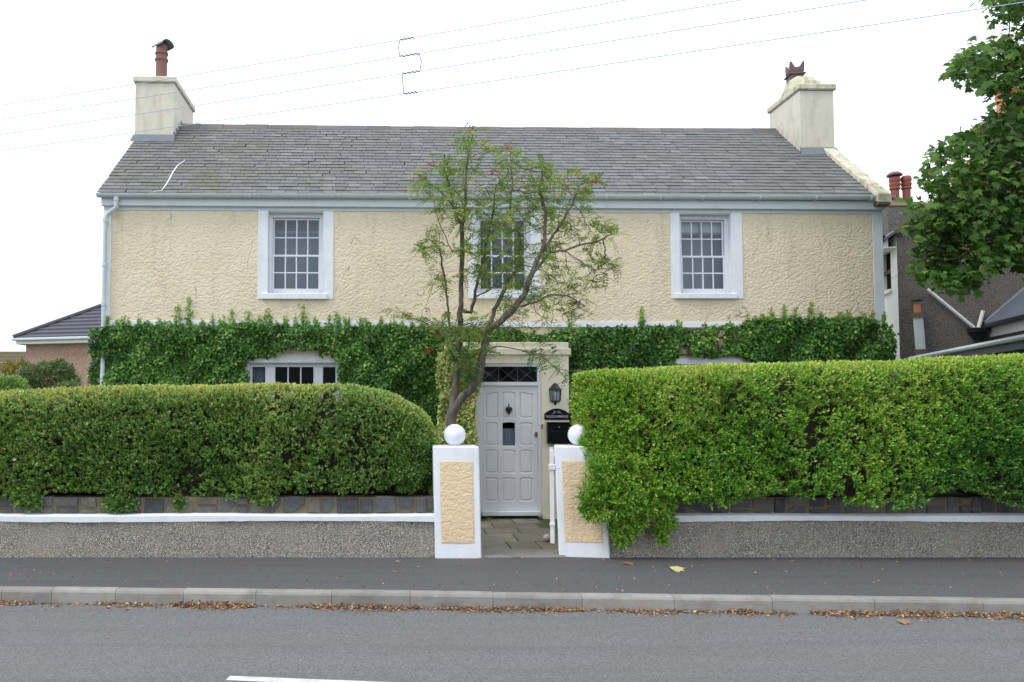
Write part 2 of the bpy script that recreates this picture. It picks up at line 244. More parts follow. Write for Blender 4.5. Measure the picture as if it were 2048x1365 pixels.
# ------------------------------------------------------------------ objects
def tag(o, label=None, cat=None, group=None, kind=None):
    for k, v in (('label', label), ('category', cat), ('group', group), ('kind', kind)):
        if v: o[k] = v
    return o
def empty(name, label, cat, loc=(0, 0, 0), rz=0.0, group=None):
    o = bpy.data.objects.new(name, None); sc.collection.objects.link(o); o.location = loc; o.rotation_euler = (0, 0, rz)
    o.empty_display_size = 0.2
    return tag(o, label, cat, group)
def link(name, me, mt, parent=None):
    o = bpy.data.objects.new(name, me); sc.collection.objects.link(o)
    if mt and not me.materials: me.materials.append(mt)
    if parent: o.parent = parent
    return o
class MB:
    def __init__(s): s.v = []; s.f = []; s.r = []
    def add(s, vs, fs, r=0.5):
        b = len(s.v); s.v += [tuple(x) for x in vs]; s.f += [tuple(b+i for i in f) for f in fs]; s.r += [r]*len(vs); return s
    def box(s, x0, x1, y0, y1, z0, z1, r=0.5, M=None):
        vs = [(x0, y0, z0), (x1, y0, z0), (x1, y1, z0), (x0, y1, z0), (x0, y0, z1), (x1, y0, z1), (x1, y1, z1), (x0, y1, z1)]
        if M is not None: vs = [M @ Vector(v) for v in vs]
        return s.add(vs, [(0, 3, 2, 1), (4, 5, 6, 7), (0, 1, 5, 4), (1, 2, 6, 5), (2, 3, 7, 6), (3, 0, 4, 7)], r)
    def bbox(s, x0, x1, y0, y1, z0, z1, b=0.006, r=0.5, M=None):
        # box with chamfered vertical and front edges
        bm = bmesh.new(); bmesh.ops.create_cube(bm, size=1)
        for v in bm.verts: v.co = Vector((x0+(v.co.x+.5)*(x1-x0), y0+(v.co.y+.5)*(y1-y0), z0+(v.co.z+.5)*(z1-z0)))
        bmesh.ops.bevel(bm, geom=list(bm.edges), offset=b, segments=1, affect='EDGES')
        vs = [M @ v.co if M is not None else v.co.copy() for v in bm.verts]; fs = [[v.index for v in f.verts] for f in bm.faces]; bm.free()
        return s.add(vs, fs, r)
    def prism(s, poly, y0, y1, r=0.5, axis='y'):
        # poly in (x,z) extruded along y (y0 = front) ; counter-clockwise seen from the front
        n = len(poly); P = lambda p, d: (p[0], d, p[1]) if axis == 'y' else ((p[0], p[1], d) if axis == 'z' else (d, p[0], p[1]))
        vs = [P(p, y0) for p in poly]+[P(p, y1) for p in poly]
        tri = tessellate_polygon([[Vector((p[0], p[1], 0)) for p in poly]])
        fs = [t for t in tri]+[tuple(n+i for i in reversed(t)) for t in tri]+[(i, i+n, (i+1) % n+n, (i+1) % n) for i in range(n)]
        return s.add(vs, fs, r)
    def tube(s, pts, rad, seg=8, r=0.5, cap=True):
        pts = [Vector(p) for p in pts]; n = len(pts); rad = [rad]*n if isinstance(rad, (int, float)) else rad
        T = [(pts[min(i+1, n-1)]-pts[max(i-1, 0)]).normalized() for i in range(n)]
        u = T[0].orthogonal().normalized(); vs = []; fs = []
        for i in range(n):
            u = (u-T[i]*u.dot(T[i])).normalized(); w_ = T[i].cross(u)
            for k in range(seg):
                a_ = 2*math.pi*k/seg; vs.append(pts[i]+(u*math.cos(a_)+w_*math.sin(a_))*rad[i])
        for i in range(n-1):
            for k in range(seg):
                k2 = (k+1) % seg; fs.append((i*seg+k, i*seg+k2, (i+1)*seg+k2, (i+1)*seg+k))
        if cap: fs.append(tuple(reversed(range(seg)))); fs.append(tuple((n-1)*seg+k for k in range(seg)))
        return s.add(vs, fs, r)
    def lathe(s, prof, c=(0, 0, 0), seg=20, r=0.5, sy=1.0):
        vs = []; fs = []; n = len(prof)
        for (rr, z) in prof:
            for k in range(seg):
                a_ = 2*math.pi*k/seg; vs.append((c[0]+rr*math.cos(a_), c[1]+rr*math.sin(a_)*sy, c[2]+z))
        for i in range(n-1):
            for k in range(seg):
                k2 = (k+1) % seg; fs.append((i*seg+k, i*seg+k2, (i+1)*seg+k2, (i+1)*seg+k))
        fs.append(tuple(reversed(range(seg)))); fs.append(tuple((n-1)*seg+k for k in range(seg)))
        return s.add(vs, fs, r)
    def mesh(s, name, smooth=False):
        me = bpy.data.meshes.new(name); me.from_pydata(s.v, [], s.f); me.validate(); me.update()
        at_ = me.attributes.new('rnd', 'FLOAT', 'POINT'); at_.data.foreach_set('value', s.r[:len(me.vertices)])
        bm = bmesh.new(); bm.from_mesh(me); bmesh.ops.recalc_face_normals(bm, faces=bm.faces); bm.to_mesh(me); bm.free()
        if smooth:
            me.polygons.foreach_set('use_smooth', [True]*len(me.polygons)); 
            try: me.set_sharp_from_angle(angle=R(40))
            except Exception: pass
        return me
    def build(s, name, mt, parent=None, smooth=False): return link(name, s.mesh(name, smooth), mt, parent)

# numpy leaves -------------------------------------------------------
SH = {
 'oval': (np.array([(0, 0, 0), (0.5, 0.26, 0.06), (1, 0, 0), (0.5, -0.26, 0.06)]), [(0, 1, 2, 3)]),
 'oval2': (np.array([(0, 0, 0), (0.45, 0.27, 0.08), (1, 0, -0.05), (0.45, -0.27, 0.08)]), [(0, 1, 2), (0, 2, 3)]),
 'round': (np.array([(0, 0, 0), (0.28, 0.25, 0.03), (0.72, 0.24, 0.05), (1, 0, -0.04), (0.72, -0.24, 0.05), (0.28, -0.25, 0.03)]), [(0, 1, 2, 3), (0, 3, 4, 5)]),
 'broad': (np.array([(0, 0, 0), (0.42, 0.34, 0.07), (1, 0, -0.05), (0.52, -0.34, 0.07)]), [(0, 1, 2), (0, 2, 3)]),
 'leaflet': (np.array([(0, 0, 0), (0.42, 0.21, 0.04), (1, 0, -0.04), (0.42, -0.21, 0.04)]), [(0, 1, 2), (0, 2, 3)]),
 'stick': (np.array([(0, 0.012, 0), (0, -0.012, 0), (1, -0.006, 0.02), (1, 0.006, 0.02)]), [(0, 1, 2, 3)]),
 'ivy': (np.array([(0.08, 0, 0.03), (-0.08, 0.22, 0), (0.2, 0.46, -0.04), (0.42, 0.26, 0.02), (0.95, 0, -0.10), (0.42, -0.26, 0.02), (0.2, -0.46, -0.04), (-0.08, -0.22, 0)]),
         [(0, 1, 2, 3), (0, 3, 4), (0, 4, 5), (0, 5, 6, 7)]),
 'maple': (np.array([(0.0, 0, 0), (0.02, 0.30, 0), (0.20, 0.52, -0.05), (0.33, 0.33, 0.02), (0.62, 0.42, -0.05), (0.60, 0.18, 0.02), (1.0, 0, -0.10), (0.60, -0.18, 0.02), (0.62, -0.42, -0.05), (0.33, -0.33, 0.02), (0.20, -0.52, -0.05), (0.02, -0.30, 0)]),
         [(0, 1, 2, 3), (0, 3, 4, 5), (0, 5, 6, 7), (0, 7, 8, 9), (0, 9, 10, 11)]),
}
def nrm(a): return a/np.maximum(np.linalg.norm(a, axis=1, keepdims=True), 1e-9)
def leaves(name, P, T, Nn, size, shape, rnd, mt, parent=None, kind='stuff'):
    V0, FC = SH[shape]; n = len(P); k = len(V0); T = nrm(T); Nn = nrm(Nn-T*np.sum(Nn*T, axis=1, keepdims=True)); B = np.cross(Nn, T)
    size = np.broadcast_to(size, (n,))[:, None, None]
    V = P[:, None, :]+size*(V0[None, :, 0:1]*T[:, None, :]+V0[None, :, 1:2]*B[:, None, :]+V0[None, :, 2:3]*Nn[:, None, :])
    V = V.reshape(-1, 3); off = (np.arange(n)*k)[:, None]
    loops = []; tot = []
    flat = np.concatenate([np.array(f) for f in FC]); L = (off+flat[None, :]).reshape(-1); tot = np.tile([len(f) for f in FC], n)
    me = bpy.data.meshes.new(name); me.vertices.add(len(V)); me.vertices.foreach_set('co', V.astype(np.float32).reshape(-1))
    me.loops.add(len(L)); me.loops.foreach_set('vertex_index', L.astype(np.int32))
    me.polygons.add(len(tot)); st = np.concatenate([[0], np.cumsum(tot)[:-1]]); me.polygons.foreach_set('loop_start', st.astype(np.int32)); me.polygons.foreach_set('loop_total', tot.astype(np.int32))
    me.update(calc_edges=True)
    a_ = me.attributes.new('rnd', 'FLOAT', 'POINT'); a_.data.foreach_set('value', np.repeat(np.clip(rnd, 0, 1), k).astype(np.float32))
    o = link(name, me, mt, parent)
    if kind: o['kind'] = kind
    return o
_K = RG.normal(size=(24, 3)); _PH = RG.uniform(0, 6.28, 24)
def nz(P, s=1.0, j=0, m=8):   # smooth pseudo-noise, about -1..1
    P = np.atleast_2d(P)*s; return np.sum(np.sin(P @ _K[j:j+m].T+_PH[j:j+m]), axis=1)/math.sqrt(m)*0.9
def inpoly(x, y, poly):
    poly = np.array(poly); r = np.zeros(len(x), bool); j = len(poly)-1
    for i in range(len(poly)):
        xi, yi = poly[i]; xj, yj = poly[j]
        c = ((yi > y) != (yj > y)) & (x < (xj-xi)*(y-yi)/(yj-yi+1e-12)+xi); r ^= c; j = i
    return r
def rdir(n): return nrm(RG.normal(size=(n, 3)))

# ================================================================== SETTING: ground, road, pavement, kerb
WALL_Y = 8.86
def kerbY(x): return 7.30-0.052*(x+4.0)              # the kerb runs a few degrees off the garden wall
g = MB().add([(-400, -60, -0.30), (400, -60, -0.30), (400, 900, -0.30), (-400, 900, -0.30)], [(0, 1, 2, 3)]).build('ground', MT['grass']); tag(g, kind='structure')
# road sheet
m = MB(); X0, X1 = -24, 40
m.add([(X0, -8, -0.125), (X1, -8, -0.125), (X1, kerbY(X1), -0.125), (X0, kerbY(X0), -0.125)], [(0, 1, 2, 3)])
tag(m.build('road', MT['road']), kind='structure')
m = MB(); m.add([(X0, kerbY(X0)+0.10, 0), (X1, kerbY(X1)+0.10, 0), (X1, WALL_Y+0.4, 0), (X0, WALL_Y+0.4, 0), (X0, kerbY(X0)+0.10, -0.25), (X1, kerbY(X1)+0.10, -0.25)], [(0, 1, 2, 3), (4, 5, 1, 0)])
tag(m.build('pavement', MT['pavement']), kind='structure')
# garden soil and grass behind the wall
m = MB(); m.box(-30, -0.9+1.2, 9.20, 9.9, -0.2, 0.64); m.box(2.3, 30, 9.20, 9.9, -0.2, 0.64)
tag(m.build('hedge_bank', MT['soil']), kind='structure')
m = MB(); m.add([(-60, 9.3, -0.01), (60, 9.3, -0.01), (60, 120, -0.01), (-60, 120, -0.01)], [(0, 1, 2, 3)])
tag(m.build('lawn', MT['grass']), kind='structure')
# kerb stones, joints where the photograph has them
kerb = bpy.data.objects.new('kerb', None); sc.collection.objects.link(kerb); kerb['kind'] = 'structure'
jx = [-560, -440, -320, -205, -95, 12, 111, 237, 372, 515, 665, 820, 984, 1160, 1342, 1536, 1738, 1953, 2160, 2370, 2580]
jX = []
for x in jx:
    Xg = (x-CX)/F*7.25
    for _ in range(3): Xg = (x-CX)/F*kerbY(Xg)
    jX.append(Xg)
for i in range(len(jX)-1):
    a0, a1 = jX[i]+0.0018, jX[i+1]-0.0018; dz = random.uniform(-0.004, 0.004); q = MB(); rr = random.random()
    P = []
    prof = [(0.0, -0.2), (0.0, -0.028), (0.012, -0.006), (0.022, 0.0), (0.105, 0.002), (0.105, -0.2)]
    for X in (a0, a1):
        for (dy, z) in prof: P.append((X, kerbY(X)+dy, z+dz+(0.0 if z < -0.1 else 0.004)))
    n = len(prof); q.add(P, [tuple(range(n)), tuple(reversed(range(n, 2*n)))]+[(k, k+n, (k+1) % n+n, (k+1) % n) for k in range(n)], rr)
    q.build('kerb_stone', MT['kerb'], kerb)
# worn white road marking
m = MB(); p0 = ground(460, 1352, -0.121); d = Vector((1, -0.115, 0)).normalized(); nn = Vector((-d.y, d.x, 0))
pl = []
for k in range(13):
    t = k/12*3.0; pl.append((p0+d*t, random.uniform(-.003, .003), random.uniform(-.003, .003)))
vs = []
for (p, e1, e2) in pl: vs += [p+nn*e1, p-nn*(0.085+e2)]
m.add(vs, [(2*k, 2*k+1, 2*k+3, 2*k+2) for k in range(12)]); tag(m.build('road_marking', MT['marking']), kind='structure')

# path from the gate to the door
path = bpy.data.objects.new('path', None); sc.collection.objects.link(path); path['kind'] = 'structure'
m = MB(); m.box(0.85, 2.0, 9.28, 12.0, -0.2, 0.004); m.build('path_bed', MT['moss'], path)
m = MB(); m.bbox(0.84, 1.80, 8.83, 9.30, -0.2, 0.018, 0.01, 0.4); m.build('threshold', MT['concrete'], path)
rows = [(9.31, 9.86, [0.86, 1.25, 1.62, 2.0]), (9.87, 10.44, [0.86, 1.42, 1.95]), (10.45, 10.98, [0.8, 1.08, 1.55, 2.0]), (10.99, 11.45, [0.8, 1.25, 1.9]), (11.46, 11.9, [0.8, 1.1, 1.6, 2.0])]
for (y0, y1, xs) in rows:
    for k in range(len(xs)-1):
        MB().bbox(xs[k]+0.01, xs[k+1]-0.01, y0+0.008, y1-0.008, -0.1, 0.014+random.uniform(-.003, .008), 0.008, random.random()).build('flagstone', MT['flag'], path)

def bspl(nrow_, ncol_, cy, cx, rng):
    # smooth random relief on a regular grid: cubic B-spline of a random lattice, cell size cy x cx grid steps
    A_ = rng.uniform(-1, 1, (int(nrow_/cy)+5, int(ncol_/cx)+5))
    def wts(n_, c_):
        t = np.arange(n_)/c_; i = t.astype(int); f = t-i
        return i, np.stack([(1-f)**3, 3*f**3-6*f**2+4, -3*f**3+3*f**2+3*f+1, f**3], 1)/6
    iy, wy = wts(nrow_, cy); ix, wx = wts(ncol_, cx); B_ = np.zeros((nrow_, A_.shape[1]))
    for k in range(4): B_ += wy[:, k:k+1]*A_[iy+k]
    C_ = np.zeros((nrow_, ncol_))
    for k in range(4): C_ += wx[None, :, k]*B_[:, ix+k]
    return C_
def roughcast_skin(name, u0, u1, z0, z1, v, step, amp, skip, mt, parent, M_=None, seed=0):
    rng = np.random.default_rng(100+seed); nu = int((u1-u0)/step)+1; nv = int((z1-z0)/step)+1; k_ = 0.0125/step
    H_ = 1.0*bspl(nv, nu, .0112/step, .0165/step, rng)+0.8*bspl(nv, nu, max(1, .0075/step), max(1, .0095/step), rng)+0.25*bspl(nv, nu, .09/step, .12/step, rng)
    H_ = np.clip(0.55+H_*1.35, 0, 1)**0.8
    U_, Z_ = np.meshgrid(np.linspace(u0, u1, nu), np.linspace(z0, z1, nv)); V_ = v-0.001-amp*H_
    V_[0, :] = V_[-1, :] = v; V_[:, 0] = V_[:, -1] = v
    co = np.stack([U_, V_, Z_], 2).reshape(-1, 3)
    if M_ is not None: co = co @ np.array(M_.to_3x3()).T+np.array(M_.translation)
    i0 = (np.arange(nv-1)[:, None]*nu+np.arange(nu-1)[None, :]); uc = (U_[:-1, :-1]+U_[1:, 1:])/2; zc = (Z_[:-1, :-1]+Z_[1:, 1:])/2
    keep = np.ones(i0.shape, bool)
    for (a_, b_, c_, d_) in skip: keep &= ~((uc > a_) & (uc < b_) & (zc > c_) & (zc < d_))
    q_ = i0[keep]; Fc = np.stack([q_, q_+1, q_+nu+1, q_+nu], 1).reshape(-1)
    me = bpy.data.meshes.new(name); me.vertices.add(len(co)); me.vertices.foreach_set('co', co.astype(np.float32).reshape(-1)); me.loops.add(len(Fc)); me.loops.foreach_set('vertex_index', Fc.astype(np.int32))
    nf_ = len(q_); me.polygons.add(nf_); me.polygons.foreach_set('loop_start', (np.arange(nf_)*4).astype(np.int32)); me.polygons.foreach_set('loop_total', np.full(nf_, 4, np.int32)); me.update(calc_edges=True)
    me.polygons.foreach_set('use_smooth', np.ones(nf_, bool)); return link(name, me, mt, parent)

# ================================================================== GARDEN WALL, both halves
def garden_wall(name, x0, x1, label, pxstones, seed):
    e = empty(name, label, 'garden wall', (0, 0, 0))
    rs = random.Random(seed)
    # pebbledash base with a slightly uneven face
    n = int((x1-x0)/0.12); vs = []; fs = []; ys = []
    for i in range(n+1):
        X = x0+(x1-x0)*i/n; dy = 0.006*math.sin(X*3.1)+0.004*math.sin(X*9+1); zt = 0.425+0.004*math.sin(X*2.3+seed)
        vs += [(X, WALL_Y+dy-0.012, -0.05), (X, WALL_Y+dy, 0.12), (X, WALL_Y+dy*1.4, zt), (X, WALL_Y+0.34, zt), (X, WALL_Y+0.34, -0.05)]
    for i in range(n):
        for k in range(4): fs.append((i*5+k, (i+1)*5+k, (i+1)*5+k+1, i*5+k+1))
    fs += [(0, 1, 2, 3, 4), tuple(n*5+k for k in (4, 3, 2, 1, 0))]
    MB().add(vs, fs).build('pebbledash_base', MT['pebble'], e, True)
    # white painted ledge
    vs = []; fs = []
    n = int((x1-x0)/0.09)
    for i in range(n+1):
        X = x0+(x1-x0)*i/n; j = 0.004*math.sin(X*5.7+seed)+0.003*rs.uniform(-1, 1); zb = 0.400+0.008*math.sin(X*1.3+seed)+0.003*rs.uniform(-1, 1); zt = 0.468+0.005*math.sin(X*2.1)
        vs += [(X, WALL_Y-0.022+j, zb), (X, WALL_Y-0.026+j, zt-0.008), (X, WALL_Y-0.018+j, zt), (X, WALL_Y+0.11, zt+0.012), (X, WALL_Y+0.11, zb)]
    for i in range(n):
        for k in range(5): fs.append((i*5+k, (i+1)*5+k, (i+1)*5+(k+1) % 5, i*5+(k+1) % 5))
    fs += [(0, 1, 2, 3, 4), tuple(n*5+k for k in (4, 3, 2, 1, 0))]
    MB().add(vs, fs).build('ledge', MT['white'], e, True)
    # rubble stones on the ledge, mortar behind them
    MB().box(x0, x1, WALL_Y+0.092, WALL_Y+0.33, 0.44, 0.655).build('mortar_bed', MT['mortar'], e)
    x = x0+0.01
    while x < x1-0.05:
        wd = rs.uniform(0.11, 0.30); wd = min(wd, x1-x)
        if rs.random() < 0.45:
            zs = rs.uniform(0.52, 0.6); spans = [(0.475, zs-0.012), (zs+0.006, 0.665+rs.uniform(-.015, .01))]
        else: spans = [(0.475, 0.668+rs.uniform(-.02, .012))]
        for (za, zb) in spans:
            cx_, cz_ = x+wd/2, (za+zb)/2; hx_, hz_ = wd*0.485, (zb-za)*0.5; jt = lambda: rs.uniform(-.022, .022)
            base_ = [(-1, -1), (0.1+jt()*9, -1.0), (1, -1), (1.0, 0.1), (1, 1), (-0.1+jt()*9, 1), (-1, 1), (-1.0, -0.1)]
            if rs.random() < .4: base_.pop(rs.choice([0, 2, 4, 6]))
            pts = [(cx_+a_*hx_*rs.uniform(.86, 1.0), cz_+b_*hz_*rs.uniform(.86, 1.0)) for a_, b_ in base_]
            pf = rs.uniform(0.066, 0.082); b = MB(); n_ = len(pts); c_ = (cx_, cz_)
            front = [(c_[0]+(p[0]-c_[0])*0.9, WALL_Y+pf, c_[1]+(p[1]-c_[1])*0.88) for p in pts]; back = [(p[0], WALL_Y+pf+0.03, p[1]) for p in pts]
            b.add(front+back+[(c_[0], WALL_Y+pf-0.004, c_[1])], [(i, (i+1) % n_, 2*n_) for i in range(n_)]+[(i, i+n_, (i+1) % n_+n_, (i+1) % n_) for i in range(n_)], rs.random())
            b.build('stone', MT['stone'], e)
        x += wd+rs.uniform(0.0, 0.014)
    return e
XL0, XL1 = -7.5, 0.335
XR0, XR1 = 2.27, 9.8
garden_wall('garden_wall', XL0, XL1, 'grey pebbledash wall with white ledge and slate stones left of the gateway', None, 3)
garden_wall('garden_wall', XR0, XR1, 'grey pebbledash wall with white ledge half hidden by the bright hedge right of the gateway', None, 8)

def pillar(x0, x1, y0, depth, ztop, label, lean, rz=0.0):
    e = empty('gate_pillar', label, 'gate pillar', (0, 0, 0), group='gate pillars')
    xc = (x0+x1)/2; M_ = Matrix.Translation((xc, y0, 0)) @ Matrix.Rotation(rz, 4, 'Z') @ Matrix(((1, 0, lean, 0), (0, 1, 0, 0), (0, 0, 1, 0), (0, 0, 0, 1))) @ Matrix.Translation((-xc, -y0, 0))
    MB().bbox(x0, x1, y0, y0+depth, -0.05, ztop, 0.014, M=M_).build('shaft', MT['white'], e)
    b = 0.072
    roughcast_skin('roughcast_panel', x0+b, x1-b, 0.165, ztop-0.165, y0-0.003, 0.0060, 0.0042, [], MT['peach_cast'], e, M_, int(x0*10))
    r = 0.125; top = M_ @ Vector((xc, y0+depth/2-0.02, ztop))
    prof = [(0.045, -0.004), (0.05, 0.012)]+[(r*math.sin(t), r*0.985-r*math.cos(t)*0.985+0.0) for t in [0.45+k*(math.pi-0.45)/16 for k in range(16)]]+[(0.002, 2*r*0.985)]
    MB().lathe(prof, top, 28).build('ball_finial', MT['white'], e, True)
    return e
PL = at(870.5, 1113, 8.80).x; PR = at(963, 1113, 8.80).x
pillar(PL, PR, 8.80, 0.46, 1.238, 'white gate pillar with peach panel and ball, fully visible left of the gateway', -0.018)
QL = at(1119, 1113, 8.86).x; QR = at(1219, 1113, 8.86).x
pillar(QL, QR, 8.86, 0.40, 1.238, 'white gate pillar with peach panel and ball, half covered by the bright hedge', -0.033, R(-10))

# open gate seen end-on beside the right pillar
gt = empty('gate', 'white wooden garden gate swung open and seen edge-on beside the right pillar', 'gate', at(1105, 1093, 8.98)+Vector((0, 0, 0.03)), math.atan2(1.0, (1105-CX)/F+0.0))
gt.rotation_euler = (0, R(-3.2), math.atan2(1.0, (1101-CX)/F))
def gb(name, x0, x1, y0, y1, z0, z1, b=0.005): return MB().bbox(x0, x1, y0, y1, z0, z1, b).build(name, MT['white_gate'], gt)
gb('stile', 0.0, 0.07, -0.024, 0.024, 0.0, 1.06); gb('stile', 0.86, 0.93, -0.024, 0.024, 0.0, 1.0)
for z in (0.13, 0.84): gb('rail', 0.071, 0.859, -0.018, 0.018, z, z+0.08)
for k in range(6): gb('picket', 0.115+k*0.125, 0.115+k*0.125+0.075, -0.034, -0.019, 0.05, 0.98)
MB().bbox(-0.012, 0.05, -0.04, 0.034, 0.835, 0.90, 0.004).build('latch', MT['white_gate'], gt)
MB().tube([(-0.01, -0.05, 0.86), (-0.012, -0.085, 0.86)], 0.006, 6).build('latch_bar', MT['white_gate'], gt)
MB().bbox(-0.01, 0.03, -0.03, 0.03, 0.20, 0.235, 0.006).build('hinge_collar', MT['white_gate'], gt)
# cobble that keeps the gate open
p = ground(1097, 1083, 0.02); bm = bmesh.new(); bmesh.ops.create_icosphere(bm, subdivisions=3, radius=0.048)
for v in bm.verts: v.co = Vector((v.co.x*1.05, v.co.y, v.co.z*0.95))*(1+0.05*math.sin(v.co.x*40)+0.04*math.sin(v.co.z*55))
me = bpy.data.meshes.new('cobble'); bm.to_mesh(me); bm.free(); me.polygons.foreach_set('use_smooth', [True]*len(me.polygons))
o = link('cobble', me, MT['cobble']); o.location = p+Vector((-0.02, 0.0, 0.042)); tag(o, 'round pale cobble on the path at the foot of the open gate', 'stone')

# ================================================================== THE FARMHOUSE
HA = 0.021
C0 = at(203, 700, 12.83); HOME = Vector((C0.x, 12.83, 0.0))
house = empty('farmhouse', 'cream roughcast two storey farmhouse with grey slate roof and lilac front door', 'house', HOME, HA)
HM = Matrix.Translation(HOME) @ Matrix.Rotation(HA, 4, 'Z'); HI = HM.inverted(); HN = HM.to_3x3() @ Vector((0, 1, 0))
def h(x, y, v=0.0):       # photo point on the house-parallel plane v metres behind the facade -> house coordinates
    return HI @ hit(x, y, HM @ Vector((0, v, 0)), HN)
UR = h(1768, 600).x       # right corner
ZE = h(985, 399, 0.0).z   # top of the front wall
RISE_V = 2.30
ZR = h(985, 257, RISE_V).z
SL = (ZR-(h(985, 391, -0.16).z))/(RISE_V+0.16)      # roof slope
def roofz(v): return h(985, 391, -0.16).z+(v+0.16)*SL
def onroof(x, y):         # photo point on the front roof slope -> house coordinates
    n = Vector((0, -SL, 1)).normalized(); return HI @ hit(x, y, HM @ Vector((0, -0.16, roofz(-0.16))), HM.to_3x3() @ n)
DEP = 2*RISE_V

def plate(outer, holes, v0, mtname, name, parent, reveal=0.12):
    polys = [[Vector((p[0], p[1], 0)) for p in outer]]+[[Vector((p[0], p[1], 0)) for p in hh] for hh in holes]
    flat = [p for P_ in polys for p in P_]; tri = tessellate_polygon(polys); q = MB()
    q.add([(p.x, v0, p.y) for p in flat], [t for t in tri])
    for P_ in polys:
        n = len(P_); vs = [(p.x, v0, p.y) for p in P_]+[(p.x, v0+reveal, p.y) for p in P_]
        q.add(vs, [(i, (i+1) % n, (i+1) % n+n, i+n) for i in range(n)])
    return q.build(name, MT[mtname], parent)
# window openings (photo pixel rectangles)
wins = {'A': (536, 647, 424, 588), 'B': (951, 1063, 425, 588), 'C': (1357, 1464, 428, 588)}
opn = {}
for k, (xa, xb, ya, yb) in wins.items():
    a_, b_ = h(xa, ya), h(xb, yb); opn[k] = (a_.x, b_.x, b_.z, a_.z)
GW = {'D': (498, 676, 726), 'E': (1352, 1500, 727)}
for k, (xa, xb, ya) in GW.items(): opn[k] = (h(xa, ya).x, h(xb, ya).x, 1.0, h(xa, ya).z)
rect = lambda o: [(o[0], o[2]), (o[1], o[2]), (o[1], o[3]), (o[0], o[3])]
plate([(0, 0), (UR, 0), (UR, ZE), (0, ZE)], [rect(o) for o in opn.values()], 0.0, 'cream_cast', 'front_wall', house, 0.13)
for u0 in (0.0, UR):      # gable walls
    sgn = 1 if u0 == 0 else -1; a_, b_ = (u0+0.01, u0+0.25) if u0 == 0 else (u0-0.25, u0-0.01)
    MB().prism([(0.131, 0), (DEP, 0), (DEP, ZE-0.02), (RISE_V, ZR-0.05), (0.131, roofz(0.131)-0.05)], a_, b_, axis='x').build('gable_wall', MT['cream_pale'], house)
MB().box(0.25, UR-0.25, DEP-0.2, DEP, 0, ZE).build('rear_wall', MT['cream_pale'], house)
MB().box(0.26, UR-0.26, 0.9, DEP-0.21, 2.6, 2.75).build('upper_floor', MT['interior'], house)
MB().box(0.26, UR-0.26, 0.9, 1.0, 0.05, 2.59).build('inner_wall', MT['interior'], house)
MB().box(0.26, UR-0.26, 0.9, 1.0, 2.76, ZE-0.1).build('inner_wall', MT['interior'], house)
# frieze, fascia, string course, corner strips
zf1 = h(985, 425).z; zf0 = h(985, 417).z
def strip(name, u0, u1, z0, z1, pr, mt='white', b=0.004, v1=-0.001): return MB().bbox(u0, u1, -pr, v1, z0, z1, b).build(name, MT[mt], house)
strip('frieze', 0, UR, zf1, ZE, 0.018, 'blue_grey')
MB().bbox(-0.02, UR+0.02, -0.085, -0.020, h(985, 418).z, h(985, 400).z, 0.006).build('fascia_board', MT['blue_grey'], house)
zs0, zs1 = h(985, 655).z, h(985, 643.5).z
strip('string_course', 0, UR, zs0, zs1, 0.03, 'white')
cw = h(1768, 500).x-h(1748, 500).x
strip('corner_strip', UR-cw, UR, zs1+0.002, zf1-0.002, 0.016, 'blue_grey'); strip('corner_strip', 0, 0.13, zs1+0.002, zf1-0.002, 0.016, 'white')
strip('corner_strip', UR-cw, UR, 0, zs0-0.002, 0.016, 'white'); strip('corner_strip', 0, 0.13, 0, zs0-0.002, 0.016, 'white')

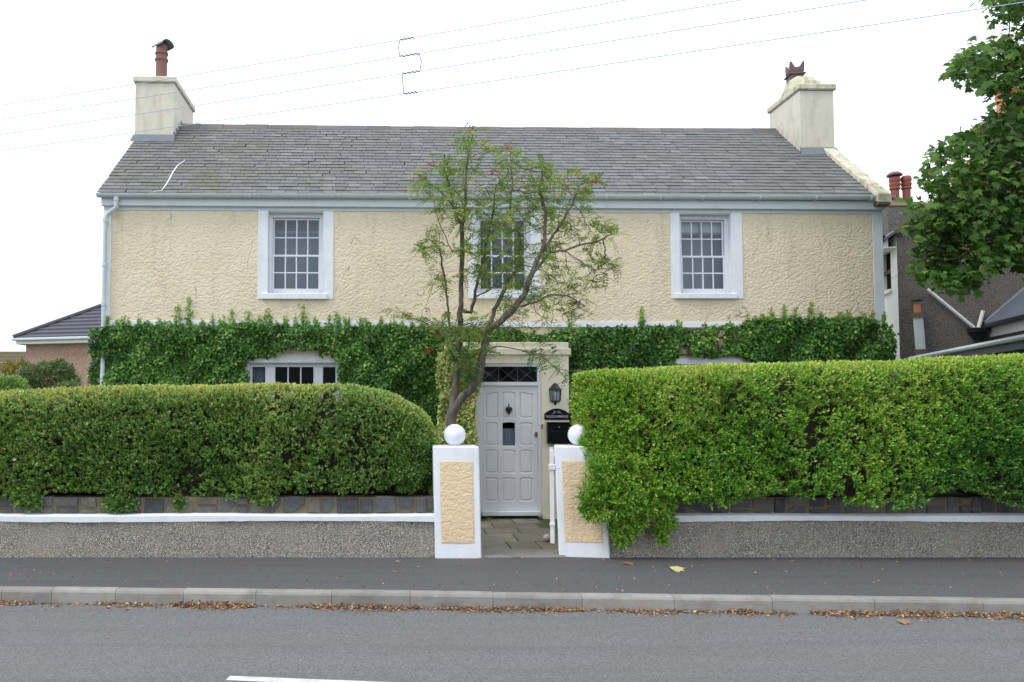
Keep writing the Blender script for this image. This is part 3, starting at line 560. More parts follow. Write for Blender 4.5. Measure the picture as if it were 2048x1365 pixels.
roughcast_skin('roughcast', 0.13, UR-cw, zs1, zf1, -0.001, 0.0092, 0.0070, [(h(a_, 500).x, h(b_, 500).x, h(a_, 598).z, 99) for a_, b_ in ((517, 666), (937, 1081), (1342, 1483))], MT['cream_cast'], house)
def sash(key, so_l, so_r, so_b, blind=False):
    u0, u1, z0, z1 = opn[key]; wn = bpy.data.objects.new('window', None); sc.collection.objects.link(wn); wn.parent = house
    B = lambda nm, a, b, c, d, e, f, mt='white_wood', bev=0.004: MB().bbox(a, b, c, d, e, f, bev).build(nm, MT[mt], wn)
    ul, ur_ = h(so_l, 500).x, h(so_r, 500).x; zb = h(so_l, so_b).z
    # painted stone surround
    B('surround', ul, u0-0.001, -0.022, -0.001, zb, zf1+0.001, 'white'); B('surround', u1+0.001, ur_, -0.022, -0.001, zb, zf1+0.001, 'white')
    B('sill', u0-0.08, u1+0.07, -0.06, 0.128, zb-0.005, z0+0.0, 'white', 0.01)
    B('reveal', u0+.0005, u0+0.010, -0.021, 0.084, z0, z1, 'white', .001); B('reveal', u1-0.010, u1-.0005, -0.021, 0.084, z0, z1, 'white', .001); B('reveal', u0+.011, u1-.011, -0.017, 0.084, z1-.010, z1-.0005, 'blue_grey', .001)
    fr = 0.068
    B('frame', u0, u0+fr, 0.085, 0.13, z0, z1); B('frame', u1-fr, u1, 0.085, 0.13, z0, z1); B('frame', u0+fr, u1-fr, 0.085, 0.13, z1-0.075, z1); B('frame', u0+fr, u1-fr, 0.08, 0.13, z0, z0+0.035)
    a0, a1 = u0+fr+0.001, u1-fr-0.001; zm = z0+0.035+(z1-z0-0.11)*0.49
    nb = 4; zt = z1-0.075-0.001; zlo = z0+0.036
    for (s0, s1, v0, lower) in ((zlo, zm+0.018, 0.098, True), (zm-0.018, zt, 0.132, False)):
        st = 0.026; br = 0.062 if lower else 0.034; tr_ = 0.034 if lower else 0.03
        B('sash_stile', a0, a0+st, v0, v0+0.03, s0, s1, bev=0.003); B('sash_stile', a1-st, a1, v0, v0+0.03, s0, s1, bev=0.003)
        B('sash_rail', a0+st, a1-st, v0, v0+0.03, s0, s0+br, bev=0.003); B('sash_rail', a0+st, a1-st, v0, v0+0.03, s1-tr_, s1, bev=0.003)
        g0, g1, y0_, y1_ = a0+st, a1-st, s0+br, s1-tr_; ymid = (y0_+y1_)/2
        for k in range(1, nb):
            uu = g0+(g1-g0)*k/nb; B('glazing_bar', uu-0.0105, uu+0.0105, v0+0.004, v0+0.026, y0_, y1_, bev=0.003)
        for k in range(nb):
            ua, ub = g0+(g1-g0)*k/nb+(0.009 if k else 0), g0+(g1-g0)*(k+1)/nb-(0.009 if k < nb-1 else 0)
            B('glazing_bar', ua, ub, v0+0.004, v0+0.026, ymid-0.0105, ymid+0.0105, bev=0.003)
            for (za, zb_) in ((y0_, ymid-0.009), (ymid+0.009, y1_)):
                M_ = Matrix.Translation((0, 0, 0)); ty = random.uniform(-0.003, 0.003)
                MB().add([(ua, v0+0.014+ty, za), (ub, v0+0.014-ty, za), (ub, v0+0.014-ty*0.5, zb_), (ua, v0+0.014+ty*0.5, zb_)], [(0, 1, 2, 3)]).build('pane', MT['glass'], wn)
    # secondary glazing frame and blind inside the room
    vi = 0.20
    for uu in (u0+0.02, (u0+u1)/2-0.015, u1-0.06): B('inner_frame', uu, uu+0.035, vi, vi+0.02, z0+0.05, z1-0.05, 'curtain', 0.003)
    B('inner_frame', u0+0.02, u1-0.02, vi+0.021, vi+0.035, z1-0.30, z1-0.275, 'curtain', 0.003)
    if blind: B('blind', u0+0.03, u1-0.03, vi+0.05, vi+0.055, z1-0.26, z1-0.06, 'blind', 0.001)
    # pleated pale curtain
    q = MB(); n = 46; vs = []
    for k in range(n+1):
        uu = u0-0.1+(u1-u0+0.2)*k/n; vv = 0.42+0.006*math.sin(k*1.35)+0.003*math.sin(k*3.1); vs += [(uu, vv, z0-0.1), (uu, vv, z1+0.1)]
    q.add(vs, [(2*k, 2*k+2, 2*k+3, 2*k+1) for k in range(n)]).build('curtain', MT['curtain'], wn, True)
    return wn
sash('A', 516, 667, 599); sash('B', 936, 1082, 598); sash('C', 1341, 1484, 598, True)

def cottage_window(key, arch_px, board=False):
    u0, u1, z0, z1 = opn[key]; wn = bpy.data.objects.new('window', None); sc.collection.objects.link(wn); wn.parent = house
    B = lambda nm, a, b, c, d, e, f, mt='white_wood', bev=0.004: MB().bbox(a, b, c, d, e, f, bev).build(nm, MT[mt], wn)
    # arched painted head and jambs
    n = 14; top = []; ua, ub = u0-0.10, u1+0.10
    for k in range(n+1):
        t = k/n; top.append((ua+(ub-ua)*t, z1+0.03+arch_px*math.sin(math.pi*min(max(t, 0.0), 1.0))**0.6))
    poly = [(ua, z1+0.001), (ub, z1+0.001)]+[p for p in reversed(top)]
    MB().prism(poly, -0.05, -0.001).build('arched_head', MT['white'], wn)
    B('jamb', ua, u0-0.001, -0.024, -0.001, z0-0.05, z1); B('jamb', u1+0.001, ub, -0.024, -0.001, z0-0.05, z1)
    B('sill', ua, ub, -0.07, 0.12, z0-0.12, z0-0.051, 'white', 0.01)
    if board: B('lintel_board', u0-0.13, u1+0.13, -0.07, -0.025, z1-0.02, z1+0.075)
    B('reveal', u0+.0005, u0+0.010, -0.021, 0.059, z0, z1, 'white', .001); B('reveal', u1-0.010, u1-.0005, -0.021, 0.059, z0, z1, 'white', .001); B('reveal', u0+.011, u1-.011, -0.021, 0.059, z1-.010, z1-.0005, 'white', .001)
    fr = 0.045
    B('frame', u0, u0+fr, 0.06, 0.12, z0-0.05, z1); B('frame', u1-fr, u1, 0.06, 0.12, z0-0.05, z1); B('frame', u0+fr, u1-fr, 0.06, 0.12, z1-0.065, z1); B('frame', u0+fr, u1-fr, 0.06, 0.12, z0-0.05, z0+0.02)
    W_ = u1-u0-2*fr; cuts = [0, 0.155, 0.275, 0.43, 0.58, 0.735, 0.85, 1.0]
    ms_ = [(0.155, 0.275), (0.735, 0.85)]; z0_, z1_ = z0+0.021, z1-0.066
    for (a_, b_) in ms_: B('mullion', u0+fr+W_*a_, u0+fr+W_*b_, 0.055, 0.12, z0_, z1_)
    pan = [(0, 0.155), (0.275, 0.735), (0.85, 1.0)]
    for (a_, b_) in pan:
        nn_ = 3 if b_-a_ > 0.3 else 1; us = [u0+fr+W_*(a_+(b_-a_)*k/nn_) for k in range(nn_+1)]
        for k in range(1, nn_): B('glazing_bar', us[k]-0.011, us[k]+0.011, 0.07, 0.10, z0_, z1_)
        for k in range(nn_):
            for (za, zb_) in ((z0_, (z0_+z1_)/2-0.012), ((z0_+z1_)/2+0.012, z1_)):
                MB().add([(us[k]+0.011, 0.085, za), (us[k+1]-0.011, 0.085, za), (us[k+1]-0.011, 0.085, zb_), (us[k]+0.011, 0.085, zb_)], [(0, 1, 2, 3)]).build('pane', MT['glass_low'], wn)
            B('glazing_bar', us[k]+0.011, us[k+1]-0.011, 0.07, 0.10, (z0_+z1_)/2-0.011, (z0_+z1_)/2+0.011)
    q = MB(); vs = []
    for k in range(25):
        uu = u0+0.02+0.30*k/24; vs += [(uu, 0.2+0.018*math.sin(k*1.9), z0), (uu, 0.2+0.018*math.sin(k*1.9), z1)]
    q.add(vs, [(2*k, 2*k+2, 2*k+3, 2*k+1) for k in range(24)]).build('curtain', MT['curtain'], wn, True)
cottage_window('D', 0.10); cottage_window('E', 0.08, True)

# ---- roof: felt, slates, ridge, verge coping
roof = bpy.data.objects.new('roof', None); sc.collection.objects.link(roof); roof.parent = house
q = MB(); z0r = roofz(-0.15)
q.prism([(-0.15, z0r-0.03), (-0.15, z0r-0.008), (RISE_V, ZR-0.012), (DEP+0.15, z0r-0.008), (DEP+0.15, z0r-0.03), (RISE_V, ZR-0.13)], -0.02, UR+0.02, axis='x')
q.build('roofing_felt', MT['batten'], roof)
LEN = math.hypot(RISE_V+0.16, (RISE_V+0.16)*SL); dirv = Vector((0, 1, SL)).normalized(); upn = Vector((0, -SL, 1)).normalized()
gauge = 0.137; nrow = int(LEN/gauge); gauge = (LEN-0.02)/nrow
UL, UE = -0.06, UR-0.06
variants = []
for i in range(24):
    wv = 0.222*random.uniform(0.93, 1.05); q = MB(); e1, e2 = random.uniform(-.004, .004), random.uniform(-.004, .004); th = random.uniform(0.010, 0.015)
    M_ = Matrix(((1, 0, 0, 0), (0, dirv.y, upn.y, 0), (0, dirv.z, upn.z, 0), (0, 0, 0, 1)))
    tl = 0.010
    x0_, x1_ = -wv/2+0.003, wv/2-0.003
    vs = [(x0_, -0.012+e1, tl+0.004), (x1_, -0.012+e2, tl+0.004), (x1_, gauge+0.02, 0.003), (x0_, gauge+0.02, 0.003), (x0_, -0.012+e1, tl+th), (x1_, -0.012+e2, tl+th), (x1_, gauge+0.02, 0.003+th*.5), (x0_, gauge+0.02, 0.003+th*.5)]
    if random.random() < 0.06: vs[0] = (x0_+0.02, vs[0][1], vs[0][2]); vs[4] = (x0_+0.02, vs[4][1], vs[4][2])
    q.add([M_ @ Vector(v) for v in vs], [(0, 3, 2, 1), (4, 5, 6, 7), (0, 1, 5, 4), (1, 2, 6, 5), (2, 3, 7, 6), (3, 0, 4, 7)], random.random()**1.3)
    me = q.mesh('slate'); me.materials.append(MT['slate']); variants.append((q, me, wv))
rest = MB(); nsl = 0; chA = (-0.05, h(348, 277, 1.5).x, onroof(310, 284).y)
for rI in range(nrow):
    off = 0.111*(rI % 2); u = UL+0.0
    first = True
    while u < UE-0.03:
        q, me, wv = random.choice(variants); step = wv
        if first and rI % 2: step = wv*0.5
        first = False
        base = Vector((u+wv/2-(wv-step)/2*0, -0.16, roofz(-0.16)))+dirv*(rI*gauge)+Vector((0, 0, 0))+upn*random.uniform(0, 0.003)
        s_ = 1.0
        if step != wv: s_ = 0.5
        if u+wv > UE: s_ = min(s_, (UE-u)/wv)
        cxu = u+wv*s_/2; base.x = cxu
        rz = random.uniform(-0.008, 0.008)
        if nsl < 300 and s_ == 1.0:
            o = bpy.data.objects.new('slate', me); sc.collection.objects.link(o); o.parent = roof; o.location = base; o.rotation_euler = (0, rz, 0); nsl += 1
        else:
            R_ = Matrix.Translation(base) @ Matrix.Rotation(rz, 4, 'Y') @ Matrix.Diagonal((s_, 1, 1, 1)); rest.add([R_ @ Vector(v) for v in q.v], q.f, random.random()**1.3)
        u += wv*s_
o = rest.build('slate_courses', MT['slate'], roof); o['kind'] = 'stuff'
u = 0.15
while u < UR-0.5:
    L_ = min(random.uniform(0.42, 0.50), UR-0.3-u); sag = -0.02*math.sin(math.pi*u/UR); dz = random.uniform(-.006, .006)+sag; q = MB()
    hw = 0.17; c = [(RISE_V-hw, ZR-hw*SL+0.034), (RISE_V-0.04, ZR+0.028), (RISE_V, ZR+0.050), (RISE_V+0.03, ZR+0.020), (RISE_V+hw, ZR-hw*SL+0.022), (RISE_V+hw, ZR-hw*SL+0.004), (RISE_V, ZR+0.006), (RISE_V-hw, ZR-hw*SL+0.004)]
    q.prism([(a_, b_+dz) for a_, b_ in c], u+0.003, u+L_-0.004, random.random(), axis='x'); q.build('ridge_tile', MT['ridge'], roof); u += L_
# raised coping up the right verge
pE = onroof(1752, 392); vC0, vC1 = -0.22, onroof(1660, 300).y+0.05
nS = 6
for k in range(nS):
    va, vb = vC0+(vC1-vC0)*k/nS+0.004, vC0+(vC1-vC0)*(k+1)/nS-0.002; ww = 0.24; u1_ = UR+0.04; q = MB()
    P = [(u1_-ww, va), (u1_, va), (u1_, vb), (u1_-ww, vb)]
    vs = [(a_, b_, roofz(b_)-0.04) for a_, b_ in P]+[(a_+(0.01 if i in (0, 3) else -0.01), b_, roofz(b_)+0.095+random.uniform(-.004, .004)) for i, (a_, b_) in enumerate(P)]
    q.add(vs, [(0, 3, 2, 1), (4, 5, 6, 7), (0, 1, 5, 4), (1, 2, 6, 5), (2, 3, 7, 6), (3, 0, 4, 7)]).build('coping_slab', MT['coping'], roof)
MB().bbox(UR-0.19, UR+0.03, -0.21, 0.02, roofz(-0.2)-0.10, roofz(-0.2)-0.045, 0.01).build('kneeler_stone', MT['mortar'], roof)
# old sealant streak on the slates
pts = [onroof(x, y) for x, y in ((371, 323), (355, 335), (346, 348), (340, 360), (333, 372), (324, 384), (300, 388))]
MB().tube([p_+upn*0.024 for p_ in pts], [0.006, 0.010, 0.012, 0.013, 0.011, 0.007, 0.003], 6).build('sealant_streak', MT['white_wall'], roof)

# ---- gutter, brackets, downpipe
zg = h(985, 398, -0.13).z; q = MB(); ga, gb_ = -0.06, UR+0.12; n = 9; vs = []; fs = []
prof = [(-0.058+0.0, 0.0)]
ring = [(-0.145+0.06*math.cos(t), 0.012+0.062*math.sin(t)) for t in [math.pi+k*math.pi/8 for k in range(9)]]
ring2 = [(-0.145+0.056*math.cos(t), 0.014+0.058*math.sin(t)) for t in [2*math.pi-k*math.pi/8 for k in range(9)]]
# the gutter falls gently towards the downpipe
zl = h(210, 389, -0.14).z-0.005; zr_ = zl+0.03
pr_ = ring+ring2
for (uu, zz) in ((ga, zl), (gb_, zr_)):
    for (v_, z_) in pr_: vs.append((uu, v_, zz+z_))
n = len(pr_); q.add(vs, [tuple(range(n)), tuple(reversed(range(n, 2*n)))]+[(k, k+n, (k+1) % n+n, (k+1) % n) for k in range(n)]).build('gutter', MT['gutter'], house, True)
for x in (300, 402, 500, 620, 745, 850, 960, 1095, 1212, 1320, 1405, 1519, 1631, 1740):
    uu = h(x, 395, -0.145).x; zz = zl+(zr_-zl)*uu/UR
    MB().tube([(uu, -0.145+0.068*math.cos(t), zz+0.012+0.069*math.sin(t)) for t in [math.pi+k*math.pi/7 for k in range(8)]], 0.010, 6).build('gutter_bracket', MT['gutter'], house)
dp = bpy.data.objects.new('downpipe', None); sc.collection.objects.link(dp); dp.parent = house
q = MB(); u_a = h(233, 400, -0.14).x; u_b = 0.055
pts = [(u_a, -0.145, zl-0.03), (u_a, -0.145, h(233, 412, -.1).z), (u_a-0.01, -0.135, h(233, 417, -.1).z), (u_b+0.05, -0.09, h(214, 427, -.1).z), (u_b, -0.075, h(212, 436, -.1).z), (u_b-0.005, -0.075, 3.0), (u_b-0.01, -0.075, 0.1)]
q.tube(pts, 0.036, 12); q.build('pipe', MT['gutter'], dp, True)
for z in (zl-0.07, h(212, 440, -.1).z, h(212, 530, -.1).z, h(212, 608, -.1).z, 2.2, 1.0):
    uu = u_a if z > h(233, 412, -.1).z else u_b-0.003
    vv = -0.145 if uu == u_a else -0.075
    MB().lathe([(0.043, -0.03), (0.044, 0.028), (0.038, 0.032)], (uu, vv, z), 12).build('pipe_collar', MT['gutter'], dp, True)

# ---- chimneys
def chimney(u0, u1, v0, v1, ztop, side, label=None):
    ch = bpy.data.objects.new('chimney', None); sc.collection.objects.link(ch); ch.parent = house
    zb = roofz(v0)-0.1
    MB().bbox(u0, u1, v0, v1, 4.6, ztop, 0.012).build('stack', MT['cream_pale'], ch)
    zc = ztop+0.001
    MB().bbox(u0-0.035, u1+0.04, v0-0.045, v1+0.04, zc, zc+0.115, 0.018).build('stack_coping', MT['coping'] if side > 0 else MT['cream_pale'], ch)
    # sloped flaunching
    q = MB(); a_, b_, c_, d_ = u0+0.0, u1+0.0, v0+0.0, v1; i_ = 0.16; z1_ = zc+0.114
    vs = [(a_-.02, c_-.02, z1_), (b_+.02, c_-.02, z1_), (b_+.02, d_, z1_), (a_-.02, d_, z1_), (a_+i_, c_+i_, z1_+.06), (b_-i_, c_+i_, z1_+.06), (b_-i_, d_-i_, z1_+.06), (a_+i_, d_-i_, z1_+.06)]
    q.add(vs, [(4, 5, 6, 7), (0, 1, 5, 4), (1, 2, 6, 5), (2, 3, 7, 6), (3, 0, 4, 7)]).build('flaunching', MT['coping'], ch)
    # lead apron and stepped side flashing
    MB().add([(u0-0.02, v0-0.006, roofz(v0)+0.10), (u1+0.02, v0-0.006, roofz(v0)+0.10), (u1+0.05, v0-0.13, roofz(v0-0.13)+0.032), (u0-0.05, v0-0.13, roofz(v0-0.13)+0.032)], [(0, 3, 2, 1)]).build('lead_apron', MT['lead'], ch)
    us = u1+0.006 if side < 0 else u0-0.006; q = MB(); v = v0
    while v < RISE_V:
        v2 = min(v+0.16, RISE_V); q.add([(us, v, roofz(v)), (us, v2, roofz(v2)), (us, v2, roofz(v)+0.16), (us, v, roofz(v)+0.16)], [(0, 1, 2, 3)]); v += 0.16
    q.build('side_flashing', MT['lead'] if side < 0 else MT['cream_pale'], ch)
    return ch, zc+0.17
pa = onroof(308, 280); va = pa.y; uA0, uA1 = h(269, 277, va).x, h(347, 277, va).x; ztA = h(308, 166, va).z
chA_, zpA = chimney(uA0, uA1, va, va+1.45, ztA, -1)
pb = onroof(1635, 306); vb = pb.y; uB0, uB1 = h(1601, 300, vb).x, h(1670, 300, vb).x; ztB = h(1635, 181, vb).z
chB_, zpB = chimney(uB0, uB1, vb, vb+1.15, ztB, 1)
# round pot with half-round cowl
vp = va+0.55; u_p = h(323, 140, vp).x; zt = h(323, 92, vp).z; zb = zpA-0.05; rp = 0.108
H_ = zt-zb
MB().lathe([(rp+0.012, 0), (rp+0.006, 0.03), (rp, 0.06), (rp*0.99, H_*0.62), (rp+0.018, H_*0.64), (rp+0.018, H_*0.68), (rp, H_*0.70), (rp, H_*0.77), (rp+0.016, H_*0.79), (rp+0.016, H_*0.83), (rp*1.0, H_*0.85), (rp*0.98, H_*0.97), (rp*1.02, H_), (rp*0.8, H_)], (u_p, vp, zb), 24).build('chimney_pot', MT['terracotta'], chA_, True)
q = MB(); n = 12; vs = []; rc = 0.148
for j, s_ in enumerate((-0.23, 0.23)):
    for k in range(n+1):
        t = math.pi*(0.02+0.96*k/n); cc = math.cos(t)*rc*0.95; vs.append((u_p+0.02+cc*0.55+s_*0.62, vp+cc*0.83-s_*0.45, zt+math.sin(t)*rc*0.72-0.045+s_*0.06))
o2 = [(x*1.0, y, z-0.010) for (x, y, z) in vs]
q.add(vs+o2, [(k, k+1, n+2+k, n+1+k) for k in range(n)]+[(2*n+2+k, 3*n+3+k, 3*n+4+k, 2*n+3+k) for k in range(n)]+[(k, 2*n+2+k, 2*n+3+k, k+1) for k in range(n)])
q.build('cowl', MT['cowl'], chA_, True)
# crown pot and rubble hump
vp2 = vb+0.62; u_q = h(1590, 160, vp2).x; ztq = h(1590, 131, vp2).z; zb2 = zpB-0.25; q = MB(); s_ = 0.125
Mz = Matrix.Translation((u_q, vp2, 0)) @ Matrix.Rotation(R(-8), 4, 'Z')
q.bbox(-s_, s_, -s_, s_, zb2, ztq-0.15, 0.01, M=Mz); q.bbox(-s_-0.03, s_+0.03, -s_-0.03, s_+0.03, ztq-0.23, ztq-0.20, 0.008, M=Mz); q.bbox(-s_-0.018, s_+0.018, -s_-0.018, s_+0.018, ztq-0.36, ztq-0.335, 0.006, M=Mz)
for k in range(4):
    Mk = Mz @ Matrix.Rotation(k*math.pi/2, 4, 'Z'); e_ = s_*1.04; zb_ = ztq-0.16; zt_ = ztq+0.02
    pl_ = [(-e_, zb_), (e_, zb_), (e_*1.02, zt_), (e_*.80, zt_), (e_*.30, zb_+.07), (-e_*.30, zb_+.07), (-e_*.80, zt_), (-e_*1.02, zt_)]
    t_ = MB().prism(pl_, -e_, -e_+0.028); q.add([Mk @ Vector(v) for v in t_.v], t_.f)
q.build('chimney_pot', MT['terracotta_purple'], chB_)
bm = bmesh.new(); bmesh.ops.create_icosphere(bm, subdivisions=4, radius=1.0); rs = random.Random(4)
pos_ = np.array([v.co[:] for v in bm.verts]); dd = 1+0.10*nz(pos_, 2.2)+0.05*nz(pos_, 6, 8)
cxh = (uB0+uB1)/2+0.02
for v, d_ in zip(bm.verts, dd):
    c_ = v.co*float(d_); zz = max(c_.z, -0.2); top = 0.20 if c_.x < 0.12 else 0.10
    top += 0.16; v.co = Vector((cxh-0.03+c_.x*0.33, vb+0.50+c_.y*0.44, zpB-0.10+min(zz*0.42, top+0.03*math.sin(c_.y*9)+.02*math.sin(c_.x*11))))
me = bpy.data.meshes.new('rubble_hump'); bm.to_mesh(me); bm.free(); link('rubble_hump', me, MT['rubble'], chB_)

# ---- porch and door
VP = -0.98
porch = bpy.data.objects.new('porch', None); sc.collection.objects.link(porch); porch.parent = house
pu0, pu1 = h(896, 800, VP).x, h(1138, 800, VP).x; ptop = h(1050, 685, VP).z
fu0, fu1 = h(955, 800, VP).x, h(1083, 800, VP).x; fz1 = h(1020, 727, VP).z
plate([(pu0, 0), (fu0, 0), (fu0, fz1), (fu1, fz1), (fu1, 0), (pu1, 0), (pu1, ptop-0.12), (pu0, ptop-0.12)], [], VP, 'cream', 'front_wall', porch, 0.10)
for (a_, b_) in ((pu0, pu0+0.12), (pu1-0.12, pu1)): MB().box(a_, b_, VP+0.101, -0.001, 0, ptop-0.12).build('side_wall', MT['cream'], porch)
MB().bbox(pu0-0.035, pu1+0.03, VP-0.035, -0.001, ptop-0.195, ptop-0.095, 0.008).build('cornice', MT['cream'], porch)
MB().bbox(pu0-0.0, pu1+0.0, VP-0.004, -0.001, ptop-0.094, ptop, 0.01).build('blocking_course', MT['cream'], porch)
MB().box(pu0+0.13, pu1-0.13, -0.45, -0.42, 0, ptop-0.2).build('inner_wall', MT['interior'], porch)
# frame
hd = h(1020, 766, VP).z; hd0 = h(1020, 772, VP).z; dr = bpy.data.objects.new('front_door', None); sc.collection.objects.link(dr); dr.parent = house
D = lambda nm, a, b, c, d_, e, f, mt='door', bev=0.004, par=None: MB().bbox(a, b, c, d_, e, f, bev).build(nm, MT[mt], par or dr)
fw = 0.055; v0 = VP+0.02; v1 = VP+0.10
D('door_frame', fu0+.001, fu0+fw, v0, v1, 0.02, fz1-.001); D('door_frame', fu1-fw, fu1-.001, v0, v1, 0.02, fz1-.001)
D('door_frame', fu0+fw, fu1-fw, v0, v1, fz1-0.05, fz1-.001); D('door_frame', fu0+fw, fu1-fw, v0-0.012, v1, hd0, hd+0.012)
MB().add([(fu0+fw, v0+0.04, hd+0.012), (fu1-fw, v0+0.04, hd+0.012), (fu1-fw, v0+0.04, fz1-0.05), (fu0+fw, v0+0.04, fz1-0.05)], [(0, 1, 2, 3)]).build('fanlight_pane', MT['glass_low'], dr)
# lattice behind the fanlight
q = MB(); a_, b_ = fu0+fw, fu1-fw; zz0, zz1 = hd+0.012, fz1-0.05
for k in range(3):
    x0_, x1_ = a_+(b_-a_)*k/3, a_+(b_-a_)*(k+1)/3
    q.tube([(x0_, v0+0.10, zz0), (x1_, v0+0.10, zz1)], 0.005, 4); q.tube([(x0_, v0+0.105, zz1), (x1_, v0+0.105, zz0)], 0.005, 4)
    if k: q.tube([(x0_, v0+0.11, zz0), (x0_, v0+0.11, zz1)], 0.007, 4)
q.build('lattice', MT['lead'], dr)
# leaf with recessed arched panels
la, lb = fu0+fw+.002, fu1-fw-.002; lz0, lz1 = 0.045, hd0-0.003; lv = v0+0.018
leaf = bpy.data.objects.new('door_leaf', None)
cols = [(970, 996.5), (1004, 1031), (1039, 1066)]; rws = [(784, 838), (845, 893), (900, 948), (955, 1004)]
holes = []; inner = []
for ri, (ya, yb) in enumerate(rws):
    for ci, (xa, xb) in enumerate(cols):
        ua, ub = h(xa, ya, lv).x, h(xb, ya, lv).x; za, zb_ = h(1018, ya, lv).z, h(1018, yb, lv).z; rise = 0.03 if ri else 0.035
        ks = 10; P = []
        if (ri, ci) == (1, 1): P = [(ua, zb_), (ub, zb_), (ub, za-0.008)]+[(ub+(ua-ub)*k/6, za-0.008+0.012*math.sin(math.pi*k/6)) for k in range(1, 6)]+[(ua, za-0.008)]
        else:
            bot = [(ua+(ub-ua)*k/6, zb_+0.012-0.012*math.sin(math.pi*k/6)) for k in range(7)]
            if ri == 0 and ci == 0: tp = [(ub, za), (ub-(ub-ua)*.35, za-0.006), (ub-(ub-ua)*.7, za-0.022), (ua, za-0.035)]
            elif ri == 0 and ci == 2: tp = [(ub, za-0.035), (ub-(ub-ua)*.3, za-0.022), (ub-(ub-ua)*.65, za-0.006), (ua, za)]
            else: tp = [(ub, za-0.016)]+[(ub+(ua-ub)*k/6, za-0.008+0.012*math.sin(math.pi*k/6)) for k in range(1, 6)]+[(ua, za-0.016)]
            P = bot+tp
        holes.append(P); inner.append((ri, ci, P))
polys = [[Vector((p[0], p[1], 0)) for p in [(la, lz0), (lb, lz0), (lb, lz1), (la, lz1)]]]+[[Vector((p[0], p[1], 0)) for p in hh] for hh in holes]
flat = [p_ for P_ in polys for p_ in P_]; tri = tessellate_polygon(polys); q = MB(); q.add([(p_.x, lv, p_.y) for p_ in flat], [t for t in tri])
n4 = 4; q.add([(la, lv, lz0), (lb, lv, lz0), (lb, lv, lz1), (la, lv, lz1), (la, lv+.04, lz0), (lb, lv+.04, lz0), (lb, lv+.04, lz1), (la, lv+.04, lz1)], [(0, 1, 5, 4), (1, 2, 6, 5), (2, 3, 7, 6), (3, 0, 4, 7)])
q.build('door_leaf', MT['door'], dr)
for (ri, ci, P) in inner:
    n_ = len(P); cxp = sum(p_[0] for p_ in P)/n_; czp = sum(p_[1] for p_ in P)/n_
    glz = (ri, ci) == (1, 1); q = MB()
    cl1 = lambda t_: max(-1.0, min(1.0, t_)); sh = lambda p_, d_: (p_[0]+d_*cl1((cxp-p_[0])/0.07), p_[1]+d_*cl1((czp-p_[1])/0.12))
    r1 = [sh(p_, 0.010) for p_ in P]; r2 = [sh(p_, 0.018) for p_ in P]; r3 = [sh(p_, 0.034) for p_ in P]
    rings = [(P, lv+0.0005), (r1, lv+0.016), (r2, lv+0.016), (r3, lv+0.006)]
    if glz: rings = [(P, lv+0.0005), (r1, lv+0.014)]
    vs = []; fs = []
    for (rg, vv) in rings: vs += [(p_[0], vv, p_[1]) for p_ in rg]
    for k in range(len(rings)-1):
        for i in range(n_): fs.append((k*n_+i, k*n_+(i+1) % n_, (k+1)*n_+(i+1) % n_, (k+1)*n_+i))
    if not glz:
        b_ = (len(rings)-1)*n_; vs.append((cxp, rings[-1][1], czp)); fs += [(b_+i, b_+(i+1) % n_, len(vs)-1) for i in range(n_)]
    q.add(vs, fs).build('panel', MT['door'], dr)
    if glz: MB().add([(p_[0], lv+0.013, p_[1]) for p_ in r1], [tuple(range(n_))]).build('door_pane', MT['glass_low'], dr); gp = (min(p_[0] for p_ in P), max(p_[0] for p_ in P), min(p_[1] for p_ in P), max(p_[1] for p_ in P))
q = MB(); vs = []
for k in range(17):
    uu = gp[0]+(gp[1]-gp[0])*k/16; vs += [(uu, lv+0.06+0.008*math.sin(k*2.1), gp[2]), (uu, lv+0.06+0.008*math.sin(k*2.1), gp[3]-0.10)]
q.add(vs, [(2*k, 2*k+2, 2*k+3, 2*k+1) for k in range(16)]).build('curtain', MT['curtain'], dr, True)
wz0, wz1 = h(1018, 1032, VP).z, h(1018, 1023, VP).z
D('weatherboard', la+.0, lb+.02, VP-0.045, lv-.001, wz0, wz1, 'white_wood', 0.008)
MB().box(fu0, fu1, VP-0.02, VP+0.1, -0.05, 0.019).build('doorstep', MT['stone'], dr)
# knocker
c_ = h(1017.5, 818, lv); K = MB(); kv = lv-0.004
K.lathe([(0.001, 0.105), (0.007, 0.085), (0.012, 0.075), (0.006, 0.065), (0.008, 0.055), (0.035, 0.045), (0.048, 0.03), (0.046, 0.015), (0.03, -0.01), (0.012, -0.04), (0.005, -0.05)], (c_.x, kv-0.006, c_.z-0.02), 14, sy=0.28)
K.tube([(c_.x+0.046*math.sin(t)*(1.0 if abs(t) < 2 else .9), kv-0.02, c_.z-0.035-0.055*math.cos(t)*(-1)*-1+0.02) for t in [R(-115)+k*R(230)/14 for k in range(15)]], 0.006, 6)
K.lathe([(0.004, -0.03), (0.013, -0.012), (0.008, 0.0), (0.012, 0.014), (0.004, 0.022)], (c_.x, kv-0.02, c_.z-0.07), 10)
K.build('knocker', MT['black'], dr, True)
c_ = h(1072, 870, lv); MB().bbox(c_.x-0.021, c_.x+0.021, lv-0.012, lv-0.001, c_.z-0.04, c_.z+0.04, 0.008).lathe([(0.012, -0.008), (0.013, 0.008), (0.001, 0.012)], (c_.x, lv-0.014, c_.z+0.01), 12).build('lock', MT['brass'], dr)
c_ = h(1084, 853, VP); MB().bbox(c_.x-0.013, c_.x+0.013, VP-0.012, VP-.001, c_.z-0.035, c_.z+0.03, 0.004).build('bell_push', MT['brass'], dr)

